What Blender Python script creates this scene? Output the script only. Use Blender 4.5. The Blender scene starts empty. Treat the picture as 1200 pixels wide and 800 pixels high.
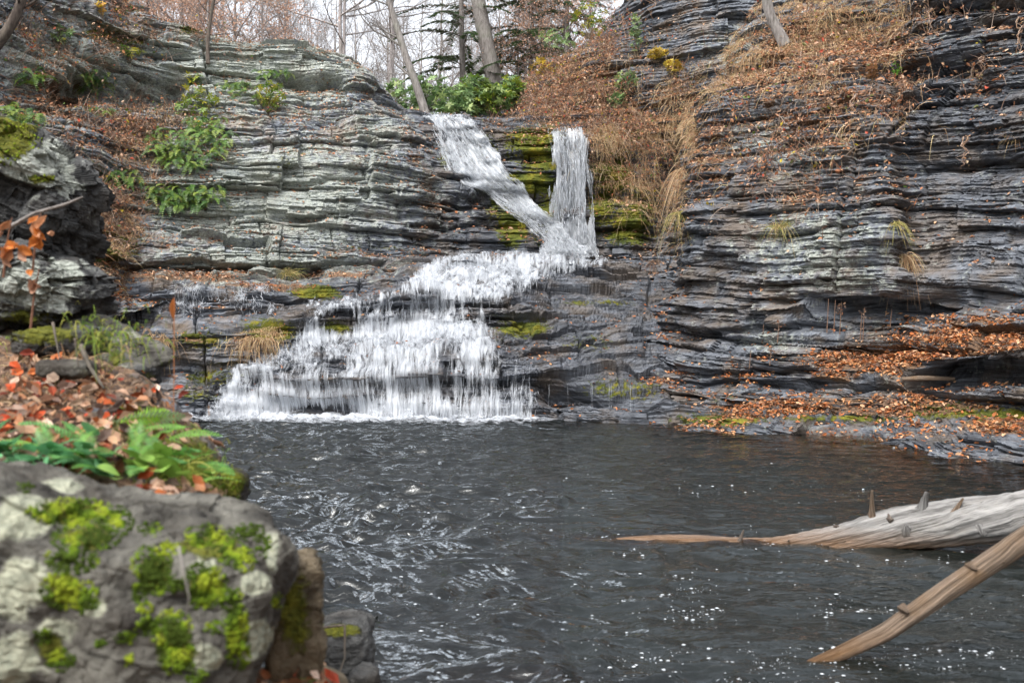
import bpy, math, random
import numpy as np
from math import radians, sin, cos, pi
rng = np.random.default_rng(7)
random.seed(7)

# ------------------------------------------------------------------ camera, sky, sun, exposure
scene = bpy.context.scene
COL = scene.collection
CAMH, FPX = 1.6, 1167.0
cam_d = bpy.data.cameras.new('camera'); cam = bpy.data.objects.new('camera', cam_d); COL.objects.link(cam)
cam.location = (0, 0, CAMH); cam.rotation_euler = (radians(90), 0, 0)
cam_d.sensor_width = 36; cam_d.lens = 36 * FPX / 1200
cam_d.clip_start = 0.05; cam_d.clip_end = 3000
cam_d.dof.use_dof = True; cam_d.dof.focus_distance = 17; cam_d.dof.aperture_fstop = 3.2
scene.camera = cam
world = bpy.data.worlds.new('World'); scene.world = world; world.use_nodes = True
wn = world.node_tree; wn.nodes.clear()
w_out = wn.nodes.new('ShaderNodeOutputWorld'); w_bg = wn.nodes.new('ShaderNodeBackground')
w_sky = wn.nodes.new('ShaderNodeTexSky'); w_sky.sky_type = 'NISHITA'; w_sky.sun_disc = False
SUN_EL, SUN_AZ = 56, 212          # degrees; azimuth measured clockwise from +Y
w_sky.sun_elevation = radians(SUN_EL); w_sky.sun_rotation = radians(SUN_AZ)
w_sky.air_density = 1.0; w_sky.dust_density = 4.0; w_sky.ozone_density = 1.0
w_hs = wn.nodes.new('ShaderNodeHueSaturation'); w_hs.inputs['Saturation'].default_value = 0.25
wn.links.new(w_sky.outputs[0], w_hs.inputs['Color']); wn.links.new(w_hs.outputs[0], w_bg.inputs[0])
w_bg.inputs[1].default_value = 0.15
wn.links.new(w_bg.outputs[0], w_out.inputs[0])
sun_d = bpy.data.lights.new('sun', 'SUN'); sun = bpy.data.objects.new('sun', sun_d); COL.objects.link(sun)
sun_d.energy = 0.75; sun_d.angle = radians(18); sun_d.color = (1, 0.95, 0.88)
from mathutils import Vector, Matrix, Euler
_sd = Vector((sin(radians(SUN_AZ)) * cos(radians(SUN_EL)), cos(radians(SUN_AZ)) * cos(radians(SUN_EL)), sin(radians(SUN_EL))))
sun.rotation_euler = _sd.to_track_quat('Z', 'Y').to_euler()
scene.view_settings.view_transform = 'Standard'; scene.view_settings.look = 'None'
scene.view_settings.exposure = 1.62; scene.view_settings.gamma = 1
scene.cycles.max_bounces = 8; scene.cycles.transparent_max_bounces = 24
scene.cycles.use_denoising = True

# ------------------------------------------------------------------ helpers
def P(px, py, Y):
    return np.array([(px - 600) / FPX * Y, Y, CAMH + (400 - py) / FPX * Y])
def proj(V):
    Y = np.maximum(V[..., 1], 0.05)
    return 600 + V[..., 0] / Y * FPX, 400 - (V[..., 2] - CAMH) / Y * FPX
def _h(ix, iy, iz, seed):
    x = (ix.astype(np.int64) * 374761393 + iy.astype(np.int64) * 668265263 + iz.astype(np.int64) * 2147483647 // 3 + seed * 974711) & 0xffffffff
    x = ((x ^ (x >> 13)) * 1274126177) & 0xffffffff
    x = ((x ^ (x >> 16)) * 2246822519) & 0xffffffff
    x = x ^ (x >> 15)
    return (x & 0xffffff) / float(0xffffff)
def noise(x, y, z=0.0, seed=0):
    x, y, z = np.broadcast_arrays(np.asarray(x, float), np.asarray(y, float), np.asarray(z, float))
    fx, fy, fz = np.floor(x), np.floor(y), np.floor(z)
    ix, iy, iz = fx.astype(np.int64), fy.astype(np.int64), fz.astype(np.int64)
    tx, ty, tz = x - fx, y - fy, z - fz
    tx = tx * tx * (3 - 2 * tx); ty = ty * ty * (3 - 2 * ty); tz = tz * tz * (3 - 2 * tz)
    r = 0
    for a in (0, 1):
        wa = tx if a else 1 - tx
        for b in (0, 1):
            wb = ty if b else 1 - ty
            for c in (0, 1):
                wc = tz if c else 1 - tz
                r = r + wa * wb * wc * _h(ix + a, iy + b, iz + c, seed)
    return r * 2 - 1
def fbm(x, y, z=0.0, oct=4, seed=0, gain=0.5):
    r, a, f, n = 0, 1, 1, 0
    for o in range(oct):
        r = r + a * noise(np.asarray(x) * f + o * 13.7, np.asarray(y) * f + o * 7.1, np.asarray(z) * f + o * 3.3, seed + o)
        n += a; a *= gain; f *= 2.03
    return r / n
def sstep(a, b, x):
    t = np.clip((x - a) / (b - a), 0, 1); return t * t * (3 - 2 * t)
def blobs(px, py, L):
    r = np.zeros_like(px, dtype=float)
    for cx, cy, rx, ry, w in L:
        r = np.maximum(r, w * np.exp(-(((px - cx) / rx) ** 2 + ((py - cy) / ry) ** 2)))
    return r
def nrm(v):
    return v / np.maximum(np.linalg.norm(v, axis=-1, keepdims=True), 1e-9)
def pchip(A, counts):
    """monotone cubic along axis 0; counts[i] samples in interval i"""
    A = np.asarray(A, float); d = np.diff(A, axis=0); m = np.zeros_like(A)
    p = d[:-1] * d[1:]
    with np.errstate(all='ignore'):
        hm = 2 * p / (d[:-1] + d[1:])
    m[1:-1] = np.where(p > 0, hm, 0); m[0] = d[0]; m[-1] = d[-1]
    out = []
    for i, n in enumerate(counts):
        t = np.linspace(0, 1, n, endpoint=(i == len(counts) - 1) and n > 1)
        t = t.reshape((-1,) + (1,) * (A.ndim - 1))
        h00 = 2 * t**3 - 3 * t**2 + 1; h10 = t**3 - 2 * t**2 + t; h01 = -2 * t**3 + 3 * t**2; h11 = t**3 - t**2
        out.append(h00 * A[i] + h10 * m[i] + h01 * A[i + 1] + h11 * m[i + 1])
    return np.concatenate(out, 0)

def setp(o, label=None, cat=None, group=None, kind=None):
    if label: o['label'] = label
    if cat: o['category'] = cat
    if group: o['group'] = group
    if kind: o['kind'] = kind
    return o
def mesh(name, V, quads=None, tris=None, mat=None, parent=None, attrs=None, col=None, uv=None, smooth=False):
    V = np.asarray(V, np.float32).reshape(-1, 3)
    me = bpy.data.meshes.new(name)
    q = np.zeros((0, 4), np.int32) if quads is None else np.asarray(quads, np.int32).reshape(-1, 4)
    t = np.zeros((0, 3), np.int32) if tris is None else np.asarray(tris, np.int32).reshape(-1, 3)
    me.vertices.add(len(V)); me.vertices.foreach_set('co', V.ravel())
    nl = q.size + t.size
    me.loops.add(nl); me.loops.foreach_set('vertex_index', np.concatenate([q.ravel(), t.ravel()]))
    me.polygons.add(len(q) + len(t))
    ls = np.concatenate([np.arange(len(q)) * 4, q.size + np.arange(len(t)) * 3]).astype(np.int32)
    me.polygons.foreach_set('loop_start', ls)
    me.polygons.foreach_set('use_smooth', np.full(len(q) + len(t), smooth, bool))
    for k, a in (attrs or {}).items():
        at = me.attributes.new(k, 'FLOAT', 'POINT'); at.data.foreach_set('value', np.asarray(a, np.float32).ravel())
    if col is not None:
        c = np.asarray(col, np.float32).reshape(-1, 3); c = np.concatenate([c, np.ones((len(c), 1), np.float32)], 1)
        at = me.attributes.new('tint', 'FLOAT_COLOR', 'POINT'); at.data.foreach_set('color', c.ravel())
    if uv is not None:
        at = me.attributes.new('flow', 'FLOAT_VECTOR', 'POINT')
        u3 = np.concatenate([np.asarray(uv, np.float32).reshape(-1, 2), np.zeros((len(V), 1), np.float32)], 1)
        at.data.foreach_set('vector', u3.ravel())
    me.update(calc_edges=True)
    if mat: me.materials.append(mat)
    o = bpy.data.objects.new(name, me); COL.objects.link(o)
    if parent is not None: o.parent = parent
    return o
def empty(name, loc=(0, 0, 0), rz=0.0):
    o = bpy.data.objects.new(name, None); COL.objects.link(o); o.location = loc; o.rotation_euler = (0, 0, rz)
    o.empty_display_size = 0.1
    return o
def kids(o): return [x for x in bpy.data.objects if x.parent == o]
def copy_tree(o, parent=None, ch=None):
    c = o.copy(); COL.objects.link(c)
    if parent is not None: c.parent = parent
    for k in (kids(o) if ch is None else ch):
        d = k.copy(); COL.objects.link(d); d.parent = c
    return c
def gridq(nv, nu, off=0):
    i = np.arange(nv - 1)[:, None] * nu + np.arange(nu - 1)[None, :]
    return (np.stack([i, i + 1, i + 1 + nu, i + nu], -1) + off).reshape(-1, 4)

class Bag:
    """collects many small pieces into ONE mesh"""
    def __init__(s): s.V, s.Q, s.T, s.C, s.n = [], [], [], [], 0
    def add(s, V, Q=None, T=None, C=None):
        V = np.asarray(V, float).reshape(-1, 3)
        if Q is not None and len(Q): s.Q.append(np.asarray(Q).reshape(-1, 4) + s.n)
        if T is not None and len(T): s.T.append(np.asarray(T).reshape(-1, 3) + s.n)
        s.V.append(V)
        C = np.ones((len(V), 3)) * .5 if C is None else np.broadcast_to(np.asarray(C, float), (len(V), 3))
        s.C.append(C); s.n += len(V)
    def build(s, name, mat, parent=None, smooth=False, origin=None):
        V = np.concatenate(s.V)
        if origin is not None: V = V - np.asarray(origin)
        o = mesh(name, V, np.concatenate(s.Q) if s.Q else None, np.concatenate(s.T) if s.T else None, mat, parent, col=np.concatenate(s.C), smooth=smooth)
        if origin is not None and parent is None: o.location = origin
        return o

def frames(pts):
    T = nrm(np.gradient(pts, axis=0)); ref = np.array([0.31, 0.17, 0.93]); ref = ref / np.linalg.norm(ref)
    N = nrm(np.cross(T, ref) + 1e-6); B = np.cross(T, N); return T, N, B
def tube(pts, rad, sides=5, cap=True):
    pts = np.asarray(pts, float); rad = np.broadcast_to(np.asarray(rad, float), (len(pts),))
    T, N, B = frames(pts); a = np.linspace(0, 2 * pi, sides, endpoint=False)
    V = pts[:, None] + rad[:, None, None] * (np.cos(a)[None, :, None] * N[:, None] + np.sin(a)[None, :, None] * B[:, None])
    n = len(pts); i = np.arange(n - 1)[:, None] * sides; j = np.arange(sides)[None, :]; j2 = (j + 1) % sides
    Q = np.stack([i + j, i + j2, i + sides + j2, i + sides + j], -1).reshape(-1, 4)
    V = V.reshape(-1, 3); Tt = None
    if cap:
        V = np.concatenate([V, pts[-1:] + T[-1:] * rad[-1] * .3, pts[:1]])
        k = len(V) - 2; jj = np.arange(sides); b = (n - 1) * sides
        Tt = np.concatenate([np.stack([b + jj, b + (jj + 1) % sides, np.full(sides, k)], -1), np.stack([(jj + 1) % sides, jj, np.full(sides, k + 1)], -1)])
    return V, Q, Tt

# ------------------------------------------------------------------ materials
class N:
    def __init__(s, name):
        s.m = bpy.data.materials.new(name); s.m.use_nodes = True; s.t = s.m.node_tree; s.t.nodes.clear()
        s.out = s.t.nodes.new('ShaderNodeOutputMaterial')
    def n(s, typ, **kw):
        x = s.t.nodes.new('ShaderNode' + typ)
        for k, v in kw.items(): setattr(x, k, v)
        return x
    def put(s, sock, v):
        if hasattr(v, 'links') or isinstance(v, bpy.types.NodeSocket): s.t.links.new(v, sock)
        else:
            try: sock.default_value = v
            except Exception: sock.default_value = (*v, 1)
    def attr(s, name, o='Fac'):
        return s.n('Attribute', attribute_name=name).outputs[o]
    def pos(s): return s.n('NewGeometry').outputs['Position']
    def mapv(s, v, scale):
        x = s.n('Mapping'); s.put(x.inputs['Vector'], v); x.inputs['Scale'].default_value = scale; return x.outputs[0]
    def noise(s, v, scale=1.0, detail=4, rough=.55, dist=0.0):
        x = s.n('TexNoise'); s.put(x.inputs['Vector'], v); x.inputs['Scale'].default_value = scale
        x.inputs['Detail'].default_value = detail; x.inputs['Roughness'].default_value = rough; x.inputs['Distortion'].default_value = dist
        return x.outputs['Fac']
    def ramp(s, f, *st):
        x = s.n('ValToRGB'); s.put(x.inputs[0], f); e = x.color_ramp.elements
        for i, (p, c) in enumerate(st):
            el = e[i] if i < 2 else e.new(p)
            el.position = p; el.color = (c, c, c, 1) if not hasattr(c, '__len__') else (*c, 1)
        return x.outputs[0]
    def math(s, op, a, b=None, clamp=False):
        x = s.n('Math', operation=op, use_clamp=clamp); s.put(x.inputs[0], a)
        if b is not None: s.put(x.inputs[1], b)
        return x.outputs[0]
    def mix(s, f, a, b, mode='MIX'):
        x = s.n('Mix', data_type='RGBA', blend_type=mode); s.put(x.inputs[0], f); s.put(x.inputs[6], a); s.put(x.inputs[7], b); return x.outputs[2]
    def bump(s, h, strength=.5, dist=.02, normal=None):
        x = s.n('Bump'); s.put(x.inputs['Height'], h); x.inputs['Strength'].default_value = strength; x.inputs['Distance'].default_value = dist
        if normal is not None: s.put(x.inputs['Normal'], normal)
        return x.outputs[0]
    def bsdf(s, color, rough=.7, normal=None, **kw):
        x = s.n('BsdfPrincipled'); s.put(x.inputs['Base Color'], color); s.put(x.inputs['Roughness'], rough)
        if normal is not None: s.put(x.inputs['Normal'], normal)
        for k, v in kw.items(): s.put(x.inputs[k.replace('_', ' ')], v)
        return x.outputs[0]
    def end(s, sh):
        s.t.links.new(sh, s.out.inputs['Surface']); return s.m

def rock_material():
    k = N('slate'); p = k.pos()
    wv = k.n('Vector' + 'Math', operation='ADD'); k.put(wv.inputs[0], p)
    warp = k.n('TexNoise'); k.put(warp.inputs['Vector'], p); warp.inputs['Scale'].default_value = .9; warp.inputs['Detail'].default_value = 3
    sc = k.n('VectorMath', operation='SCALE'); k.put(sc.inputs[0], warp.outputs['Color']); sc.inputs['Scale'].default_value = .25
    k.put(wv.inputs[1], sc.outputs[0]); pw = wv.outputs[0]
    streak = k.noise(k.mapv(pw, (.9, .9, 11)), 1.6, 8, .62)
    fine = k.noise(k.mapv(pw, (3, 3, 26)), 2.0, 6, .65)
    blot = k.noise(p, 1.1, 8, .6)
    spk = k.noise(p, 22, 5, .65)
    dark = k.mix(blot, (.013, .017, .026), (.048, .049, .053))
    base = k.mix(k.ramp(streak, (.38, 0), (.66, 1)), dark, (.135, .150, .175))
    base = k.mix(k.math('MULTIPLY', k.ramp(blot, (.47, 0), (.62, 1)), .55), base, (.115, .082, .052))
    base = k.mix(k.math('MULTIPLY', k.ramp(fine, (.30, 1), (.46, 0)), .75), base, (.014, .014, .016))
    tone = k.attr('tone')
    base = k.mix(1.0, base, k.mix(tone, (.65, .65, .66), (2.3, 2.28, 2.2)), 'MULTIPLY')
    lb = k.noise(p, 5.5, 9, .72)
    lf = k.math('ADD', k.attr('lichen'), k.math('MULTIPLY', k.math('SUBTRACT', lb, .5), 2.2))
    lf = k.ramp(lf, (.38, 0), (.66, 1))
    lich = k.mix(k.ramp(spk, (.35, 0), (.65, 1)), (.17, .19, .165), (.40, .425, .375))
    lf = k.math('MULTIPLY', lf, k.ramp(fine, (.33, .15), (.48, 1)))
    base = k.mix(k.math('MULTIPLY', lf, .85), base, lich)
    mn = k.noise(p, 9, 6, .7)
    mf = k.ramp(k.math('ADD', k.attr('moss'), k.math('MULTIPLY', k.math('SUBTRACT', mn, .5), 1.3)), (.38, 0), (.55, 1))
    mossc = k.ramp(k.noise(p, 2.3, 6, .6), (.32, (.030, .042, .007)), (.5, (.085, .095, .010)), (.66, (.19, .165, .014)))
    mossc = k.mix(1.0, mossc, k.mix(spk, (.5, .5, .5), (1.5, 1.5, 1.5)), 'MULTIPLY')
    base = k.mix(mf, base, mossc)
    tf = k.ramp(k.math('ADD', k.attr('litter'), k.math('MULTIPLY', k.math('SUBTRACT', k.noise(p, 6, 6, .7), .5), 1.2)), (.42, 0), (.6, 1))
    soil = k.ramp(k.noise(p, 30, 4, .7), (.3, (.035, .024, .016)), (.5, (.12, .068, .037)), (.7, (.27, .17, .10)))
    base = k.mix(k.math('MULTIPLY', tf, .9), base, soil)
    cover = k.math('MAXIMUM', mf, tf)
    wet = k.math('MULTIPLY', k.attr('wet'), k.math('SUBTRACT', 1.0, cover))
    wet = k.math('MULTIPLY', wet, k.ramp(k.noise(p, 2.1, 6, .6), (.3, .35), (.6, 1)))
    base = k.mix(wet, base, k.mix(1.0, base, (.62, .63, .66), 'MULTIPLY'))
    rough = k.math('ADD', .82, k.math('MULTIPLY', wet, -.52))
    h = k.math('ADD', k.math('MULTIPLY', streak, .8), k.math('ADD', k.math('MULTIPLY', fine, .7), k.math('MULTIPLY', spk, k.math('ADD', .25, k.math('MULTIPLY', mf, .9)))))
    nb = k.bump(h, .9, .035)
    return k.end(k.bsdf(base, rough, nb, Specular_IOR_Level=k.math('ADD', .25, k.math('MULTIPLY', wet, .45))))
M_ROCK = rock_material()

def tint_material(name, rough=.6, trans=.35, vary=.25, nscale=30, spec=.3):
    k = N(name); c = k.attr('tint', 'Color')
    v = k.noise(k.pos(), nscale, 3, .6)
    c = k.mix(1.0, c, k.mix(v, (1 - vary * 2,) * 3, (1 + vary * 2,) * 3), 'MULTIPLY')
    s = k.bsdf(c, rough, Specular_IOR_Level=spec)
    if trans:
        t = k.n('BsdfTranslucent'); k.put(t.inputs[0], c); mx = k.n('MixShader'); mx.inputs[0].default_value = trans
        k.put(mx.inputs[1], s); k.put(mx.inputs[2], t.outputs[0]); s = mx.outputs[0]
    return k.end(s)
M_LEAF = tint_material('dead_leaf', .6, .25)
M_GREEN = tint_material('green_leaf', .42, .3, .2, 20, .4)
M_GRASS = tint_material('dry_grass_blade', .7, .3, .25, 14)
M_TWIG = tint_material('twig_bark', .85, 0, .3, 20)
M_MOSSY = tint_material('moss_clump', .9, .2, .35, 160, .1)

def bark_material(name, c1, c2, scale=(14, 14, 2.2)):
    k = N(name); tc = k.n('TexCoord').outputs['Object']
    f = k.noise(k.mapv(tc, scale), 1.5, 7, .65); b = k.noise(tc, 1.3, 5)
    c = k.mix(k.ramp(f, (.35, 0), (.65, 1)), c1, c2)
    c = k.mix(k.math('MULTIPLY', k.ramp(b, (.5, 0), (.7, 1)), .4), c, (.16, .17, .13))
    return k.end(k.bsdf(c, .85, k.bump(f, .8, .02), Specular_IOR_Level=.2))
M_BARK = bark_material('grey_bark', (.10, .088, .08), (.27, .25, .235))
M_BARKD = bark_material('brown_bark', (.045, .035, .03), (.14, .115, .095))

# ------------------------------------------------------------------ rock surfaces
LEVELS = [(1.1, 3.1, .34), (.38, 1.3, .25), (.135, .7, .125), (.05, .36, .052), (.021, .19, .020)]
ZB = np.full((820, 1240), 1e9); ZI = {}
SURF = {}
# bedding recesses and overhangs seen in the cliffs: x0, x1, y at x0, y at x1, half height, depth (m)
CUTS = [(1066, 1210, 14, 4, 7, .5), (1062, 1210, 40, 26, 5, .35), (1040, 1150, 92, 80, 9, .55), (1040, 1110, 122, 110, 8, .5), (1070, 1260, 202, 178, 4, .3), (1064, 1260, 447, 430, 9, .9),
 (636, 770, 464, 462, 13, .75), (640, 760, 424, 432, 5, .3), (700, 860, 452, 462, 5, .3), (890, 1120, 357, 356, 8, .35), (780, 980, 392, 384, 4, .25), (860, 960, 440, 440, 4, .3),
 (60, 215, 100, 110, 13, 1.5), (150, 225, 62, 74, 6, .4), (325, 405, 84, 102, 7, 1.0), (360, 450, 132, 150, 5, .35), (290, 480, 206, 214, 4, .3), (310, 500, 252, 256, 5, .3), (170, 470, 312, 314, 4, .35), (215, 300, 180, 190, 4, .25),
 (150, 340, 424, 426, 5, .3), (170, 260, 452, 454, 4, .3), (140, 330, 376, 380, 4, .25), (150, 340, 344, 346, 3, .25), (470, 590, 240, 232, 5, .3), (480, 610, 268, 262, 4, .3), (560, 640, 228, 232, 8, .4), (690, 760, 186, 190, 6, .4), (690, 770, 228, 230, 5, .35), (560, 630, 180, 186, 5, .3), (740, 800, 126, 130, 7, .5)]
def layered(Pw, strike, dip, seed, amp=1.0, up=.3, levels=LEVELS, rough=.02):
    """displace a smooth grid Pw (nv,nu,3) into bedded, jointed rock"""
    du = np.gradient(Pw, axis=1); dv = np.gradient(Pw, axis=0)
    n = nrm(np.cross(du, dv)); flip = np.sign(np.sum(n * (np.array([0, 0, CAMH + 3.0]) - Pw), -1, keepdims=True)); n = n * (1 if flip.mean() > 0 else -1)
    d = nrm(n * np.array([1, 1, up]))
    X, Y, Z = Pw[..., 0], Pw[..., 1], Pw[..., 2]
    t = X * strike[0] + Y * strike[1]
    s = Z - dip[0] * X - dip[1] * Y + .16 * fbm(X * .35, Y * .35, Z * .35, 3, seed) + .035 * fbm(X * 1.6, Y * 1.6, Z * 1.6, 2, seed + 5)
    D = np.zeros_like(X); li0 = np.floor(s / 1.9)
    for i, (T, L, A) in enumerate(levels):
        s2 = s / T + .55 * noise(s / T * .8, i * 3.1 + t * .22 / L, 0, seed + 20 + i) + (.55 * (_h(np.floor(t / (L * 2.7) + .5 * noise(Z * .6, i, 0, seed + 15)), li0, li0, seed + 16 + i) - .5) if i else 0)
        li = np.floor(s2); fr = s2 - li
        hl = _h(li, li * 0 + i, li * 0, seed + 31)
        tt = t / L * (.7 + .6 * hl) + hl * 37 + .35 * noise(X * .8 / L, Y * .8 / L, Z * .5 / L, seed + 9 + i)
        ci = np.floor(tt)
        h = _h(li, ci, li * 0 + i, seed + 40)
        sm = .5 + .5 * noise(tt * .45, li * 5.3, i, seed + 50)
        hh = .45 * h + .55 * sm
        fc = tt - ci; ed = np.minimum(fc, 1 - fc) * L
        am = np.clip(.7 + 1.3 * fbm(X * .3, Y * .3, Z * .5, 3, seed + 60 + i), .12, 1.6)
        D += A * am * (hh - .5) * 2
        fade = sstep(-.15, .35, fbm(X * .9 / L + i, Y * .9 / L, Z * .6 / T, 2, seed + 77 + i))
        D -= A * .45 * np.exp(-(np.minimum(fr, 1 - fr) / .10) ** 2) * fade
        D -= A * (.65 if i < 2 else .4) * np.exp(-(ed / (.035 if i < 2 else .022)) ** 2) * fade * (h > .4)
        D -= A * .45 * (fr - .5) * (hl > .45)
        D -= A * 1.3 * am * (h > .87); D += A * .8 * am * (h < .09)
    D = .58 * np.tanh(D / .58)
    px, py = proj(Pw)
    for (x0, x1, y0, y1, th, dep) in CUTS:
        ln = y0 + (y1 - y0) * (px - x0) / (x1 - x0) + 5 * noise(px / 26, 0, 0, seed + 91)
        D -= dep * np.exp(-((py - ln) / th) ** 2) * sstep(x0 - 12, x0 + 18, px) * sstep(x1 + 12, x1 - 18, px)
    D += rough * 2.2 * fbm(X * 3, Y * 3, Z * 8, 5, seed + 70) + .016 * fbm(X * 15, Y * 15, Z * 22, 2, seed + 75) + .40 * fbm(X * .55, Y * .55, Z * .7, 4, seed + 80)
    return Pw + d * (D * amp)[..., None], n

MOSS = [(628,172,42,28,.95),(618,217,50,16,1.3),(640,190,44,34,.75),(718,205,28,44,1.0),(738,265,34,26,1.05),(600,262,20,30,1.05),(520,188,13,18,.6),
 (612,384,36,15,.9),(392,384,24,12,.9),(370,343,30,10,1.1),(318,388,38,16,.95),(240,398,80,16,.55),(255,442,46,14,.6),(235,465,46,16,.5),
 (700,355,60,7,.5),(700,400,60,18,.42),(720,458,80,18,.48),(840,491,70,9,.75),(985,490,90,7,.7),(1100,480,60,12,.8),(1180,490,45,14,.95),(860,470,60,12,.4),
 (150,48,45,12,.65),(60,60,60,30,.4),(150,10,30,10,.5),(330,196,40,30,.4),(130,290,44,34,.8),(160,200,40,40,.4),(95,330,30,40,.5),(440,291,50,5,.55),(110,40,30,8,.8),(225,35,22,9,.8),
 (640,250,24,34,.8),(705,240,22,44,.85),(750,235,34,26,.85),(565,180,24,26,.75),(580,240,14,20,.6),(830,195,20,10,.3),(970,60,50,10,.4)]
LITTER = [(1150,402,130,22,1.1),(1030,424,100,16,1.1),(985,440,40,8,.8),(1000,476,170,12,1.1),(870,485,70,7,.8),(1175,500,60,12,.9),(1120,376,90,7,.7),(1165,310,45,7,.55),
 (960,150,110,32,.65),(900,110,60,28,.7),(870,215,95,30,.5),(950,235,90,14,.5),(1000,118,80,22,.8),(980,60,110,40,.95),(890,280,50,8,.45),(920,355,60,6,.3),
 (690,105,90,56,.8),(620,112,50,18,.9),(765,150,60,55,.85),(735,220,36,40,.5),(785,230,30,60,.6),(1180,175,40,9,.4),(820,160,40,60,.8),
 (135,250,40,50,.66),(125,330,50,40,.85),(220,324,130,7,1),(310,336,60,7,.9),(370,322,70,5,.8),(400,301,70,4,.5),(280,284,70,5,.55),(285,230,34,8,.45),
 (150,160,70,34,.5),(230,400,85,10,.5),(190,200,30,50,.5),(330,142,60,14,.35),(485,185,18,14,.5),(498,245,9,40,.35),(225,362,100,4,.7),(60,110,70,40,.7),(110,60,90,16,.6),(60,30,60,16,.6),(200,478,40,8,.4)]
LICHEN = [(320,230,240,90,.70),(280,80,220,80,.70),(300,310,180,30,.72),(960,290,130,70,.48),(900,160,80,40,.42),(900,400,60,20,.5),(860,60,60,50,.45),(1000,330,80,20,.5),(930,180,80,50,.4),(440,160,60,60,.55),(80,80,120,90,.66)]
WET = [(640,230,150,90,.9),(560,250,90,60,1.0),(560,380,280,120,1.1),(740,400,160,90,1.0),(1000,515,300,22,1.0),(1150,110,110,100,.75),(1140,280,110,70,.7),(1130,440,90,18,.7),(830,330,80,60,.5),(230,450,120,60,.7)]

def rock_surface(name, rows, strike, dip, seed, resu, resv, amp=1.0, tone=.5, up=.3, extra=None, label=None, base_moss=0.0, base_lich=0.0):
    ctrl = np.array([[P(*c) for c in r] for r in rows])                       # rows x cols x 3
    cd = np.linalg.norm(np.diff(ctrl, axis=1), axis=-1).mean(0); rd = np.linalg.norm(np.diff(ctrl, axis=0), axis=-1)
    rd = np.median(rd, axis=1)
    cu = [max(4, int(x / resu)) for x in cd]; cv = [max(4, int(x / resv)) for x in rd]
    A = pchip(ctrl, cv); A = pchip(A.transpose(1, 0, 2), cu).transpose(1, 0, 2)
    D, n = layered(A, strike, dip, seed, amp, up)
    if extra: D = extra(A, D)
    nv, nu = D.shape[:2]
    nn = nrm(np.cross(np.gradient(D, axis=1), np.gradient(D, axis=0))); nn *= np.where(np.sum(nn * n, -1, keepdims=True) < 0, -1, 1)
    px, py = proj(D)
    upz = nn[..., 2]
    ns = fbm(D[..., 0] * 1.3, D[..., 1] * 1.3, D[..., 2] * 1.3, 4, seed + 3)
    moss = blobs(px, py, MOSS) * (.85 + .25 * upz) + .25 * ns * (blobs(px, py, MOSS) > .1)
    lit = blobs(px, py, LITTER) * (.30 + .85 * sstep(0, .7, upz)) + .22 * ns
    moss = np.maximum(moss, base_moss + .12 * ns * (base_moss > 0)); lit = np.maximum(lit, (.31 + .25 * ns) * sstep(.55, .8, upz) * (base_moss > 0))
    lich = np.maximum(blobs(px, py, LICHEN) * 1.2, base_lich + 0 * px) + .1 * ns
    wet = blobs(px, py, WET)
    tn = np.broadcast_to(tone(px, py) if callable(tone) else np.full_like(px, tone), px.shape)
    o = mesh(name, D, gridq(nv, nu), None, M_ROCK, attrs={'moss': moss, 'litter': lit, 'lichen': lich, 'wet': wet, 'tone': tn})
    setp(o, label=label, kind='structure')
    SURF[name] = dict(D=D, A=A, n=nn, px=px, py=py, lit=lit, moss=moss, shape=(nv, nu), ctrl=ctrl, cu=cu, cv=cv)
    # point z-buffer in photo pixels, used to set plants on the rock
    m = (px > -15) & (px < 1220) & (py > -15) & (py < 800)
    ii = (py[m] + 15).astype(int); jj = (px[m] + 15).astype(int)
    np.minimum.at(ZB, (ii, jj), D[..., 1][m])
    return o
def rows_of(pxs, *rs):
    """rs: (py list, Y list[, px list])"""
    out = []
    for r in rs:
        p = r[2] if len(r) > 2 else pxs
        out.append([(a, b, c) for a, b, c in zip(p, r[0], r[1])])
    return out

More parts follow.
